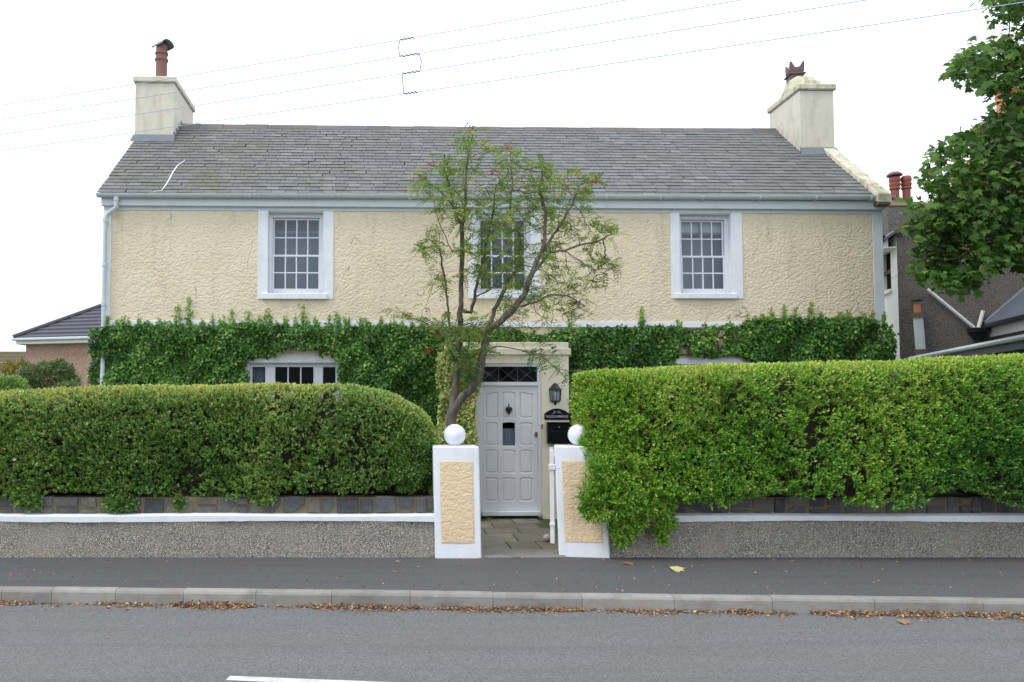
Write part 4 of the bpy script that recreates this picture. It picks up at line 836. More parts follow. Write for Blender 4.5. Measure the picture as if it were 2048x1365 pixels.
# ---- wall lantern, sign, letterbox : things of their own on the porch wall
def onporch(x, y): return HM @ h(x, y, VP)
def hthing(name, label, cat, x, y):
    e = empty(name, label, cat, onporch(x, y), HA); return e
S = 1/ (F/12.0)
e = hthing('wall_lantern', 'black half lantern with glass panes on the cream wall beside the front door', 'lantern', 1110.5, 811)
q = MB(); seg = 5
def half(prof, seg=4, rr=0.5):
    vs = []; fs = []
    for (r_, z_) in prof:
        for k in range(seg+1):
            t = math.pi+math.pi*k/seg; vs.append((r_*math.cos(t), r_*math.sin(t)*0.9-0.002, z_))
    n_ = len(prof)
    for i in range(n_-1):
        for k in range(seg): fs.append((i*(seg+1)+k, i*(seg+1)+k+1, (i+1)*(seg+1)+k+1, (i+1)*(seg+1)+k))
        fs.append((i*(seg+1), (i+1)*(seg+1), (i+1)*(seg+1)+seg, i*(seg+1)+seg))
    fs.append(tuple(range(seg+1))); fs.append(tuple((n_-1)*(seg+1)+k for k in range(seg+1)))
    return vs, fs
MB().add(*half([(0.004, 0.0), (0.022, 0.018), (0.014, 0.03), (0.05, 0.05), (0.082, 0.06), (0.082, 0.072)])).build('base', MT['black'], e)
MB().add(*half([(0.098, 0.235), (0.098, 0.246), (0.055, 0.295), (0.045, 0.315), (0.018, 0.335), (0.003, 0.345)])).build('cap', MT['black'], e)
for k in range(5):
    t = math.pi+math.pi*k/4; p_ = Vector((0.078*math.cos(t), 0.078*math.sin(t)*0.9-0.004, 0))
    q = Vector((0.090*math.cos(t), 0.090*math.sin(t)*0.9-0.004, 0)); MB().tube([p_+Vector((0, 0, .07)), q+Vector((0, 0, .237))], 0.006, 4).build('glazing_bar', MT['black'], e)
for k in range(4):
    vs = []
    for (r_, z_) in ((0.077, 0.072), (0.089, 0.235)):
        for kk in (k, k+1): t = math.pi+math.pi*kk/4; vs.append((r_*math.cos(t), r_*math.sin(t)*0.9-0.004, z_))
    MB().add(vs, [(0, 1, 3, 2)]).build('pane', MT['glass'], e)
MB().lathe([(0.012, 0.08), (0.014, 0.12), (0.028, 0.15), (0.03, 0.18), (0.015, 0.205)], (0, -0.035, 0), 12).build('bulb', MT['white_wall'], e, True)
MB().box(-0.085, 0.085, -0.002, 0.0, 0.06, 0.24).build('back_plate', MT['blind'], e)
# sign
e = hthing('house_sign', 'black arched house name plate lettered THE OLD FARMHOUSE under the lantern', 'sign', 1113.5, 840)
hw = 0.191; P = [(-hw, 0), (hw, 0), (hw, 0.095)]+[(hw*math.cos(math.pi*k/16)*0.98, 0.098+0.075*(math.sin(math.pi*k/16)**2.2)) for k in range(1, 16)]+[(-hw, 0.095)]
MB().prism(P, -0.014, -0.001).build('plate', MT['black_gloss'], e)
def text(s_, size, x, z, par, mt, ext=0.0015, y=-0.0155, sx=1.0):
    cu = bpy.data.curves.new('lettering', 'FONT'); cu.body = s_; cu.size = size; cu.extrude = ext; cu.align_x = 'CENTER'; cu.offset = 0.0004
    cu.materials.append(mt); o = bpy.data.objects.new('lettering', cu); sc.collection.objects.link(o); o.parent = par; o.location = (x, y, z); o.rotation_euler = (R(90), 0, 0); o.scale = (sx, 1, 1)
    bpy.context.view_layer.update(); me = bpy.data.meshes.new_from_object(o.evaluated_get(bpy.context.evaluated_depsgraph_get())); o2 = bpy.data.objects.new('lettering', me); sc.collection.objects.link(o2); o2.parent = par; o2.location = o.location; o2.rotation_euler = o.rotation_euler; o2.scale = o.scale; bpy.data.objects.remove(o); o2.name = 'lettering'; return o2
text('THE OLD FARMHOUSE', 0.052, 0, 0.032, e, MT['lettering'], sx=0.66)
q = MB()
for s_ in (-1, 1):
    sp = [(s_*(0.012+0.020*math.cos(t)*(1-t/9)+0.012), -0.017, 0.118+0.020*math.sin(t)*(1-t/9)) for t in [k*0.5 for k in range(12)]]
    q.tube(sp, 0.0022, 4); q.tube([(s_*(0.03+0.05*t), -0.017, 0.098+0.014*math.sin(t*5)) for t in [k/9 for k in range(10)]], 0.0022, 4)
    q.tube([(s_*(0.045+0.014*math.cos(t)), -0.017, 0.108+0.010*math.sin(t)) for t in [k*0.5 for k in range(10)]], 0.002, 4)
q.build('scroll_ornament', MT['lettering'], e)
e = hthing('letterbox', 'black wall mounted letterbox below the house name plate', 'letterbox', 1116, 887)
MB().bbox(-0.178, 0.178, -0.09, -0.001, 0, 0.30, 0.008).build('box', MT['black_gloss'], e)
MB().bbox(-0.185, 0.185, -0.105, -0.001, 0.301, 0.325, 0.006).build('lid', MT['black_gloss'], e)
MB().lathe([(0.008, 0), (0.008, 0.014), (0.003, 0.016)], (0.0, -0.095, 0.24), 10).build('lock', MT['lettering'], e)
MB().bbox(-0.12, 0.12, -0.095, -0.091, 0.17, 0.185, 0.001).build('slot_rib', MT['black'], e)
# electricity / alarm box hint: small weeds at the doorstep
def tuft(x, y, n, size, label, spread=0.09, z0=0.0):
    p_ = ground(x, y, z0); P = np.array(p_)+np.abs(RG.normal(size=(n, 3)))*np.array([0, 0, 0.03])+RG.normal(size=(n, 3))*np.array([spread, 0.04, 0.0])
    T = rdir(n)+np.array([0, -0.3, 0.9]); o = leaves('weed', P, T, rdir(n)+np.array([0, -1, .6]), RG.uniform(.6, 1.2, n)*size, 'oval2', RG.uniform(0, .8, n), MT['ivy'], None, 'stuff')
    tag(o, label, 'weed'); return o
tuft(974, 1044, 90, 0.035, 'green weed clump growing against the left foot of the front door')
tuft(1062, 1042, 30, 0.022, 'small low weed patch growing near the right foot of the front door')
# trellis over the right ground floor window
e = empty('trellis', 'brown wooden trellis in the ivy above the right ground floor window', 'trellis', HM @ Vector((h(1415, 714, -0.1).x, -0.1, h(1415, 714, -0.1).z)), HA)
for k in range(7): MB().bbox(-0.50+k*0.165, -0.472+k*0.165, -0.012, 0.0, 0.0, 0.48, 0.003).build('slat', MT['wood'], e)
for k in range(4): MB().bbox(-0.52, 0.52, 0.001, 0.012, 0.02+k*0.14, 0.048+k*0.14, 0.003).build('slat', MT['wood'], e)

# ================================================================== IVY on the house
def to_h(polypx, v=-0.2): return [(h(x, y, v).x, h(x, y, v).z) for x, y in polypx]
def ivy(name, polypx, holespx, dens, label, mt='ivy', size=0.065, thick=0.2, shoots=(), seed=0, v_base=0.0, tone=0.0, cat='climbing plant'):
    e = empty(name, label, cat, HOME, HA)
    poly = to_h(polypx, v_base-0.2); hl = [to_h(q_, v_base-0.2) for q_ in holespx]
    xs = [p_[0] for p_ in poly]; zs = [p_[1] for p_ in poly]; A = (max(xs)-min(xs))*(max(zs)-min(zs)); n = int(A*dens)
    U = RG.uniform(min(xs), max(xs), n); Z = RG.uniform(min(zs), max(zs), n)
    j = nz(np.c_[U, Z, Z*0], 5, seed)*0.035+nz(np.c_[U, Z, Z*0], 14, seed+3)*0.02+RG.normal(size=n)*0.015
    k = inpoly(U+j, Z+j*0.8, poly)
    for q_ in hl: k &= ~inpoly(U+j, Z+j, q_)
    U, Z = U[k], Z[k]; n = len(U); P0 = np.c_[U, np.zeros(n), Z]
    lay = RG.uniform(0, 1, n)
    bul = 0.55+0.30*nz(P0, 2.2, seed+5)+0.30*nz(P0, 9, seed+8)
    V = v_base-thick*np.clip(bul, 0.12, 1.3)*(0.35+0.65*lay**0.5)-RG.uniform(0, 0.03, n)
    P = np.c_[U, V, Z+RG.normal(size=n)*0.01]
    T = np.c_[RG.normal(size=n)*0.8, -0.35+RG.normal(size=n)*0.45, -1.0+RG.normal(size=n)*0.45]
    Nn = np.c_[RG.normal(size=n)*0.6, -1.0+RG.normal(size=n)*0.3, 0.8+RG.normal(size=n)*0.6]
    rn = RG.beta(2, 2.6, n)*0.78+0.12*(lay > 0.8)+tone+0.10*nz(P0, 3, 2)
    rn += RG.normal(size=n)*.10; rn[RG.uniform(size=n) < 0.07] += 0.3; rn = np.clip(rn, 0, .97)
    leaves('leaf_mass', P, T, Nn, RG.uniform(0.6, 1.15, n)*size, 'ivy', rn, MT[mt], e)
    # shoots reaching up the wall
    if shoots:
        PP = []; TT = []; SS = []; RR = []; st = MB()
        for (x, y0, y1, wd) in shoots:
            a_, b_ = h(x, y1, v_base-.03), h(x+random.uniform(-3, 3), y0, v_base-.03); m_ = int(max(8, (b_.z-a_.z)*130*(1+wd*6)))
            st.tube([a_, (a_+b_)/2+Vector((random.uniform(-.02, .02), 0, 0)), b_], 0.003, 4)
            for i in range(m_):
                t = random.random(); p_ = a_.lerp(b_, t); p_.x += random.gauss(0, wd*(1.1-0.7*t)); p_.y -= random.uniform(0.0, 0.05); PP.append(p_[:]); TT.append((random.gauss(0, 1), -0.2, random.gauss(-.2, .8))); SS.append(size*random.uniform(.5, .85)*(1.1-.4*t)); RR.append(0.55+0.45*t+random.uniform(-.2, .1))
        n_ = len(PP); leaves('young_shoots', np.array(PP), np.array(TT), np.c_[RG.normal(size=n_)*.3, -np.ones(n_), RG.normal(size=n_)*.3+.3], np.array(SS), 'ivy', np.array(RR), MT[mt], e)
        st.build('stems', MT['twig'], e)['kind'] = 'stuff'
    # woody stems behind the leaves
    st = MB()
    for i in range(26):
        u = random.uniform(min(xs), max(xs)); z = 0.0; pts = []
        for kk in range(9):
            pts.append((u, v_base-0.03-0.02*random.random(), z)); u += random.gauss(0, 0.14); z += (max(zs)-0.15)/8.2
            if z > max(zs)-0.1: break
        pts = [p_ for p_ in pts if inpoly(np.array([p_[0]]), np.array([max(p_[2], min(zs)+.05)]), poly)[0] and not any(inpoly(np.array([p_[0]]), np.array([p_[2]]), q_)[0] for q_ in hl)]
        if any(min(a_[0] for a_ in q_)-.1 < p_[0] < max(a_[0] for a_ in q_)+.1 for q_ in hl for p_ in pts): continue
        if len(pts) > 2: st.tube(pts, [0.014-0.001*i_ for i_ in range(len(pts))], 5)
    if st.v: st.build('woody_stems', MT['twig'], e)['kind'] = 'stuff'
    return e
polyL = [(170, 1000), (172, 820), (176, 740), (172, 690), (188, 655), (230, 648), (330, 652), (420, 650), (500, 645), (540, 652), (600, 655), (690, 650), (760, 648), (850, 648), (905, 650), (960, 655), (975, 690), (970, 1000)]
holeL = [[(488, 1010), (494, 745), (490, 716), (540, 708), (575, 696), (625, 698), (668, 714), (680, 740), (684, 1010)], [(196, 745), (206, 745), (206, 790), (196, 790)]]
shL = [(x, y, 655, wd) for x, y, wd in ((378, 594, .03), (354, 608, .04), (330, 640, .03), (248, 632, .05), (465, 618, .03), (497, 622, .05), (540, 616, .04), (520, 632, .03), (605, 608, .022), (572, 630, .03), (632, 634, .03), (672, 624, .035), (690, 636, .03), (722, 635, .03), (732, 636, .025), (762, 640, .02), (790, 640, .03), (410, 640, .02), (440, 638, .02))]
shL += [(x, random.uniform(630, 645), 656, .022) for x in range(215, 870, 21)]
ivy('ivy', polyL, holeL, 3300, 'dark green ivy covering the ground floor wall around the left window', shoots=shL, seed=1, thick=0.24)
polyR = [(975, 700), (978, 660), (1010, 652), (1050, 664), (1090, 668), (1130, 656), (1180, 653), (1260, 655), (1350, 650), (1400, 656), (1440, 652), (1480, 650), (1520, 640), (1600, 634), (1700, 636), (1760, 640), (1772, 655), (1790, 672), (1793, 720), (1792, 1000), (1100, 1000), (1100, 700)]
holeR = [[(1346, 1010), (1348, 735), (1358, 712), (1480, 712), (1508, 725), (1520, 745), (1520, 1010)], [(1428, 662), (1444, 658), (1446, 700), (1430, 702)], [(1362, 690), (1378, 688), (1380, 716), (1362, 716)]]
shR = [(x, y, 655, wd) for x, y, wd in ((1282, 612, .03), (1355, 640, .03), (1412, 645, .03), (1522, 628, .03), (1540, 616, .03), (1567, 610, .03), (1590, 615, .05), (1622, 604, .035), (1640, 622, .03), (1673, 625, .03), (1692, 622, .03), (1725, 628, .05), (1742, 622, .03), (1765, 630, .03), (1140, 648, .02), (1320, 648, .02), (1490, 640, .03))]
shR += [(x, random.uniform(622, 640), 650, .025) for x in range(1495, 1775, 17)]
ivy('ivy', polyR, holeR, 3300, 'dark green ivy reaching the right corner of the house around the trellis', shoots=shR, seed=6, thick=0.26)
polyV = [(880, 1010), (880, 800), (872, 740), (880, 700), (905, 690), (950, 694), (962, 720), (958, 770), (950, 860), (953, 1030)]
ivy('variegated_ivy', polyV, [], 3200, 'yellow and green variegated climber on the left side of the porch front', 'variegated', 0.060, 0.30, (), 3, VP, 0.14)

# ================================================================== HEDGES
def hedge(label, x0, x1, yf, yb, ztop, zbot, rad, ends, nspr, mt, lsize, tonef, shape, extra=(), per=9, name='hedge'):
    e = empty(name, label, 'hedge', ((x0+x1)/2, (yf+yb)/2, 0)); O = np.array([(x0+x1)/2, (yf+yb)/2, 0.0])
    def surf(n):
        X = RG.uniform(x0, x1, n)
        for side in ends:          # crowd samples onto the rounded end
            m_ = int(n*0.10); t = RG.uniform(0, math.pi/2, m_); Re = 0.5
            X[:m_] = (x1-Re*(1-np.cos(t))) if side > 0 else (x0+Re*(1-np.cos(t)))
            X = RG.permutation(X)
        zt = ztop(X); zb = zbot(X); L1 = zt-rad-zb; L2 = rad*math.pi/2; L3 = (yb-yf-2*rad); L4 = L2; L5 = L1*0.6
        s_ = RG.uniform(0, 1, n)*(L1+L2+L3*0.7+L4*0.5+L5*0.35)
        Y = np.zeros(n); Z = np.zeros(n); Nv = np.zeros((n, 3))
        a_ = s_ < L1; Y[a_] = yf; Z[a_] = (zb+s_)[a_]; Nv[a_] = (0, -1, 0)
        b_ = (~a_) & (s_ < L1+L2); t = (s_-L1)/L2*math.pi/2; Y[b_] = (yf+rad-rad*np.cos(t))[b_]; Z[b_] = (zt-rad+rad*np.sin(t))[b_]; Nv[b_] = np.c_[t*0, -np.cos(t), np.sin(t)][b_]
        c_ = (~a_) & (~b_) & (s_ < L1+L2+L3*0.7); Y[c_] = (yf+rad+(s_-L1-L2)/0.7)[c_]; Z[c_] = zt[c_]; Nv[c_] = (0, 0, 1)
        d_ = (~a_) & (~b_) & (~c_); q_ = RG.uniform(0, 1, n); Y[d_] = yb; Z[d_] = (zt-0.03-q_*(zt-zb))[d_]; Nv[d_] = (0, 1, 0)
        for side in ends:
            Re = 0.5; dd_ = (x1-X) if side > 0 else (X-x0); t = np.clip(1-dd_/Re, 0, 1); sh = 1-np.sqrt(np.clip(1-t*t, 0, 1)); ymid = (yf+yb)/2
            Y = Y+(ymid-Y)*sh*0.95; nx = t*side; Nv = nrm(Nv+np.c_[nx*1.5, np.zeros(n), np.zeros(n)])
        P = np.c_[X, Y, Z]; P += (1-0.7*np.clip(Nv[:, 2:3], 0, 1))*Nv*(0.030*nz(P, 2.6, 0)+0.032*nz(P, 7.5, 5)+0.016*nz(P, 19, 9))[:, None]
        return P, Nv
    P, Nv = surf(nspr)
    for (c_, rr, m_) in extra:      # hanging clumps
        d_ = rdir(m_); d_[:, 1] = np.where(d_[:, 1] > 0.25, -d_[:, 1], d_[:, 1]); rad_ = RG.uniform(.75, 1.02, m_)[:, None]
        P = np.r_[P, np.array(c_)+d_*np.array(rr)*(rad_+0.1*nz(d_, 3)[:, None])]; Nv = np.r_[Nv, nrm(d_+np.array([0, -.3, 0]))]
    # sprigs set further in where the hedge is thin
    n = len(P); thin = nz(P, 3.7, 11); depth_ = np.abs(RG.normal(size=n))*0.03*(1-.6*np.clip(Nv[:, 2], 0, 1)); keep = ~((thin > 1.0) & (RG.uniform(size=n) < 0.6)) & ~((nz(P, 9.5, 13) > 1.05) & (RG.uniform(size=n) < 0.7))
    gap = (np.clip(thin-0.6, 0, 1)*0.12+np.clip(nz(P, 13, 2)-0.5, 0, 1)*0.12)*(1-np.clip(Nv[:, 2], 0, 1)*.9); P = P-Nv*(depth_+gap)[:, None]; P, Nv = P[keep], Nv[keep]; n = len(P)
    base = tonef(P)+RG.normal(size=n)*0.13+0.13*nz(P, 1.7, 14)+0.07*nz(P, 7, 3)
    axis = nrm(Nv+np.array([0, -0.15, 0.55])+RG.normal(size=(n, 3))*0.45)
    PP = np.repeat(P, per, axis=0); AX = np.repeat(axis, per, axis=0); m_ = len(PP); t = np.tile(np.linspace(0, 1, per), n)
    rd = rdir(m_); side_ = nrm(np.cross(AX, rd)); PP = PP+AX*(t*lsize*1.7)[:, None]+side_*0.004
    T = side_*(1.0-0.5*t)[:, None]+AX*(0.55+0.6*t)[:, None]; Nn = AX*1.0+np.array([0, -0.25, 0.35])+rd*0.25
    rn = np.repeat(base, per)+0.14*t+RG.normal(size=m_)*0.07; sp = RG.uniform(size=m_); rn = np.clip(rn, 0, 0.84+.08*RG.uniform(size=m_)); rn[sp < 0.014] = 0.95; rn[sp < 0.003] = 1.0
    leaves('foliage', PP-O, T, Nn, RG.uniform(.55, 1.2, m_)*lsize, shape, rn, MT[mt], e)
    # twigs
    k = min(n, 16000); idx = RG.choice(n, k, replace=False); Pt = P[idx]-Nv[idx]*RG.uniform(.14, .24, (k, 1))+RG.normal(size=(k, 3))*0.02
    Tt = nrm(Nv[idx]*0.6+np.array([0, 0, 0.8])+RG.normal(size=(k, 3))*0.5)
    leaves('twigs', Pt-O, Tt, rdir(k), RG.uniform(.10, .24, k), 'stick', RG.uniform(0, 1, k), MT['twig'], e)
    # dense inner branchwork, a closed body 12 cm inside the leaves
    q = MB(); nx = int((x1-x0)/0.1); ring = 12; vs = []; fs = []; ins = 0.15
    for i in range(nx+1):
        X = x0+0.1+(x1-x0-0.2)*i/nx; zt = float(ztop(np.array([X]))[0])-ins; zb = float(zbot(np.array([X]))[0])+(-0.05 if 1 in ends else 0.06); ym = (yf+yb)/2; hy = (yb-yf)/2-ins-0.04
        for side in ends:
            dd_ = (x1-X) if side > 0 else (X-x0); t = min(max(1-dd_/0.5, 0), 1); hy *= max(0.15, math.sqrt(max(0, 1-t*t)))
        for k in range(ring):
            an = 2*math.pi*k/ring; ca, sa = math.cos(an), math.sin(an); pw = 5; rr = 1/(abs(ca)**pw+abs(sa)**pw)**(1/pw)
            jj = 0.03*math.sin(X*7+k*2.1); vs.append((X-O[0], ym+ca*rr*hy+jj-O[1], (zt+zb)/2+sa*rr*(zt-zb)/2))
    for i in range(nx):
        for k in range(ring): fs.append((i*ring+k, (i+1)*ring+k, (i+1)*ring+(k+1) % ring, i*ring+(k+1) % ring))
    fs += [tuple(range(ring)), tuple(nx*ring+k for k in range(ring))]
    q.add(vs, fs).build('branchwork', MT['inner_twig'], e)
    return e
def zfun(tab):
    xs = [a_ for a_, b_ in tab]; zs = [b_ for a_, b_ in tab]; return lambda X: np.interp(X, xs, zs)
def tabpx(lst, Y): return sorted([(at(x, y, Y).x, at(x, y, Y).z) for x, y in lst])
lt = tabpx([(-400, 790), (0, 787), (100, 780), (200, 774), (420, 770), (600, 769), (700, 771), (745, 778), (790, 790), (830, 812), (855, 835), (868, 862)], 9.15)
lb = tabpx([(-400, 1000), (0, 995), (60, 1002), (110, 985), (180, 985), (240, 1000), (300, 988), (360, 1000), (420, 996), (520, 1000), (545, 990), (640, 984), (720, 988), (800, 986), (868, 990)], 8.95)
lt = [(a_, b_-0.045) for a_, b_ in lt]; zt_l, zb_l = zfun(lt), zfun(lb)
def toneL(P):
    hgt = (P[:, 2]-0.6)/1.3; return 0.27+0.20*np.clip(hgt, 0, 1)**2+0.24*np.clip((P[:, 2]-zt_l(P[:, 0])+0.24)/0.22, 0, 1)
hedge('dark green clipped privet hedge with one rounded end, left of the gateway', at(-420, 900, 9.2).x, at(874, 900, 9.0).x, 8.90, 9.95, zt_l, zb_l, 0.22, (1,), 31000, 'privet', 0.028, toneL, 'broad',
      extra=[((at(240, 1008, 8.95).x, 8.95, at(240, 1008, 8.95).z), (.20, .10, .09), 260), ((at(60, 1005, 8.95).x, 8.95, at(60, 1005, 8.95).z), (.16, .10, .08), 180), ((at(360, 1008, 8.93).x, 8.93, at(360, 1008, 8.93).z), (.08, .06, .10), 70), ((at(530, 1002, 8.95).x, 8.95, at(530, 1000, 8.95).z), (.10, .08, .06), 90)])
rt = tabpx([(1140, 775), (1152, 752), (1175, 744), (1250, 740), (1450, 732), (1600, 727), (1750, 723), (1900, 717), (2048, 711), (2500, 700)], 8.85)
rb = tabpx([(1140, 900), (1165, 905), (1190, 925), (1230, 960), (1300, 985), (1360, 1000), (1450, 1018), (1500, 1000), (1560, 992), (1640, 1000), (1760, 1022), (1830, 1015), (1860, 985), (1940, 980), (1990, 1005), (2048, 1020), (2500, 1015)], 8.55)
rt = [(a_, b_-0.055) for a_, b_ in rt]; zt_r, zb_r = zfun(rt), zfun(rb)
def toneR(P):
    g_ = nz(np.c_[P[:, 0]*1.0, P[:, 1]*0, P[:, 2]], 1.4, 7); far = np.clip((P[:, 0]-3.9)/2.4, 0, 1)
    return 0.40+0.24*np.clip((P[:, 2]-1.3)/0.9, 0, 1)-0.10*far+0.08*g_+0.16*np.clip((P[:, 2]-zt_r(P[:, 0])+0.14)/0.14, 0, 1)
c1 = at(1245, 985, 8.62); c2 = at(1240, 1068, 8.72); c3 = at(1322, 1068, 8.74); c4 = at(1205, 1010, 8.62); c5 = at(1300, 1010, 8.66); c6 = at(1262, 1040, 8.70); c7 = at(1180, 1000, 8.66); c8 = at(1215, 945, 8.62)
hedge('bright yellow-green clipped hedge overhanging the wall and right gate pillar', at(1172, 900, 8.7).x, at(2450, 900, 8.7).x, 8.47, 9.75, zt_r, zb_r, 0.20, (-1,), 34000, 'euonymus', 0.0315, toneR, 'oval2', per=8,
      extra=[(c1, (.46, .16, .26), 1100), (c8, (.22, .15, .2), 420), (c7, (.13, .12, .25), 320), (c4, (.26, .12, .20), 380), (c2, (.15, .08, .16), 260), (c6, (.2, .08, .1), 160), (c3, (.075, .05, .13), 110), (c5, (.30, .12, .14), 420), (at(1330, 1045, 8.70), (.11, .06, .12), 170), (at(1345, 990, 8.62), (.22, .10, .12), 260), (at(1275, 1050, 8.72), (.05, .04, .10), 70)])

# ================================================================== TREES
def grow(nodes, par, attr, step, infl, kill, iters, tropism=(0, 0, 0.1)):
    nodes = [np.array(n_) for n_ in nodes]; par = list(par); attr = attr.copy(); tr = np.array(tropism)
    for it in range(iters):
        if len(attr) == 0: break
        Nn = np.array(nodes); d = np.linalg.norm(attr[:, None, :]-Nn[None], axis=2); ni = d.argmin(1); dm = d.min(1); ok = dm < infl
        if not ok.any(): break
        new = []
        for i in np.unique(ni[ok]):
            v = nrm(attr[ok & (ni == i)]-Nn[i]).sum(0); v = v/max(np.linalg.norm(v), 1e-6)+tr+RG.normal(size=3)*0.16; v /= np.linalg.norm(v)
            new.append((Nn[i]+v*step, i))
        for p_, i in new: nodes.append(p_); par.append(i)
        NN = np.array([p_ for p_, i in new]); d2 = np.linalg.norm(attr[:, None, :]-NN[None], axis=2).min(1); attr = attr[d2 > kill]
    return np.array(nodes), par
def skeleton(limbs, step):
    nodes = []; par = []; idx = {}
    for li, (start, pts) in enumerate(limbs):    # start = (limb, vertex) it leaves from, or None
        prev = None
        if start is None: nodes.append(np.array(pts[0])); par.append(-1); prev = 0; idx[(li, 0)] = 0
        else: prev = idx[start]; 
        seq = pts[1:] if start is None else pts
        for k, p_ in enumerate(seq):
            a_ = nodes[prev]; b_ = np.array(p_); m_ = max(1, int(round(np.linalg.norm(b_-a_)/step)))
            for q_ in range(1, m_+1):
                nodes.append(a_+(b_-a_)*q_/m_+(RG.normal(size=3)*0.006 if q_ < m_ else 0)); par.append(prev); prev = len(nodes)-1
            idx[(li, k+1)] = prev
    return nodes, par
def tree_mesh(nodes, par, tip, expo, rmin_seg, O, name, mt, parent, trunk_r=None):
    n = len(nodes); ch = [[] for _ in range(n)]
    for i, p_ in enumerate(par):
        if p_ >= 0: ch[p_].append(i)
    r = np.zeros(n)
    for i in range(n-1, -1, -1):
        r[i] = tip if not ch[i] else (sum(r[c]**expo for c in ch[i]))**(1/expo)
    if trunk_r: s_ = trunk_r/r[0]; r = np.maximum(tip, r*(s_+(1-s_)*np.clip(1-(r-tip)/(r[0]-tip), 0, 1)))
    q = MB(); stack = [0]; 
    def chain(st, par_i):
        pts = [] if par_i is None else [par_i]; i = st
        while True:
            pts.append(i)
            if not ch[i]: break
            c = sorted(ch[i], key=lambda c_: -r[c_]); 
            for o_ in c[1:]: todo.append((o_, i))
            i = c[0]
        return pts
    todo = [(0, None)]
    while todo:
        st, pi = todo.pop(); pts = chain(st, pi); rr = [r[i] for i in pts]
        if pi is not None: rr[0] = min(r[pi]*0.9, rr[1]*1.15)
        if len(pts) < 2: continue
        seg = 9 if max(rr) > 0.03 else (5 if max(rr) > 0.008 else 3)
        q.tube([Vector(nodes[i])-O for i in pts], rr, seg, cap=False)
    q.build(name, mt, parent, True); return ch, r
# ---- rowan
def tp(x, y, dy=0.0, Y=10.75): p_ = at(x, y, Y+dy); return (p_.x, p_.y, p_.z)
base = at(899, 1058, 10.75); base.z = -0.02
RO = Vector((base.x, 10.75, 0.0))
limbs = [
 (None, [tuple(base), tp(901, 960), tp(902, 880), tp(904, 828)]),
 ((0, 3), [tp(910, 780, .05), tp(914, 730, .1), tp(919, 680, .1), tp(921, 620, .1), tp(923, 560, .1), tp(925, 500, .12), tp(924, 450, .1), tp(932, 405, .05), tp(931, 350, .1), tp(937, 305, .1), tp(946, 268, .1)]),
 ((0, 3), [tp(925, 793, -.05), tp(944, 778, -.1), tp(957, 757, -.1), tp(963, 725, -.12), tp(969, 700, -.12), tp(976, 662, -.1)]),
 ((2, 6), [tp(988, 620, .1), tp(1003, 592, .2), tp(1012, 570, .2), tp(1030, 545, .3), tp(1042, 520, .3), tp(1040, 470, .3), tp(1020, 430, .35), tp(1025, 370, .3), tp(1022, 320, .3), tp(1018, 297, .3)]),
 ((2, 6), [tp(1005, 640, -.2), tp(1030, 616, -.3), tp(1050, 588, -.35), tp(1060, 555, -.4), tp(1075, 520, -.4), tp(1090, 480, -.4), tp(1092, 430, -.4), tp(1080, 385, -.4), tp(1085, 335, -.35)]),
 ((4, 2), [tp(1068, 606, -.5), tp(1100, 590, -.6), tp(1135, 592, -.6), tp(1170, 612, -.6)]),
 ((4, 4), [tp(1100, 505, -.5), tp(1130, 502, -.55), tp(1160, 490, -.6), tp(1195, 483, -.6), tp(1226, 468, -.6)]),
 ((6, 2), [tp(1165, 525, -.7), tp(1190, 540, -.7), tp(1232, 535, -.7)]),
 ((4, 5), [tp(1120, 450, -.4), tp(1145, 410, -.4), tp(1160, 370, -.4), tp(1190, 362, -.4)]),
 ((1, 4), [tp(942, 625, .15), tp(950, 595, .15), tp(957, 555, .15), tp(965, 530, .1), tp(975, 480, .1), tp(985, 430, .1), tp(990, 380, .1)]),
 ((9, 2), [tp(972, 585, .1), tp(990, 572, .1), tp(1005, 545, .05), tp(1015, 510, 0)]),
 ((1, 3), [tp(900, 655, .1), tp(897, 620, .1), tp(892, 580, .1), tp(886, 540, .1), tp(880, 500, .1), tp(866, 485, .1), tp(850, 470, .1)]),
 ((11, 5), [tp(878, 470, .1), tp(874, 450, .1)]),
 ((1, 6), [tp(905, 505, .1), tp(893, 478, .1), tp(880, 450, .1), tp(870, 422, .1)]),
 ((1, 7), [tp(912, 440, .1), tp(905, 400, .1), tp(893, 350, .1), tp(888, 310, .1)]),
 ((1, 7), [tp(895, 395, .15), tp(870, 375, .2), tp(828, 345, .2)]),
 ((2, 5), [tp(995, 693, -.35), tp(1025, 697, -.5), tp(1050, 702, -.6), tp(1085, 715, -.65), tp(1110, 735, -.65), tp(1135, 742, -.65), tp(1170, 741, -.65)]),
 ((16, 5), [tp(1128, 752, -.65), tp(1137, 766, -.65)]),
 ((1, 2), [tp(895, 690, -.1), tp(880, 670, -.2), tp(850, 645, -.3), tp(810, 630, -.3), tp(792, 615, -.3)]),
 ((2, 3), [tp(945, 740, -.1), tp(935, 700, -.15), tp(945, 660, -.2)]),
]
nodes, par = skeleton(limbs, 0.075)
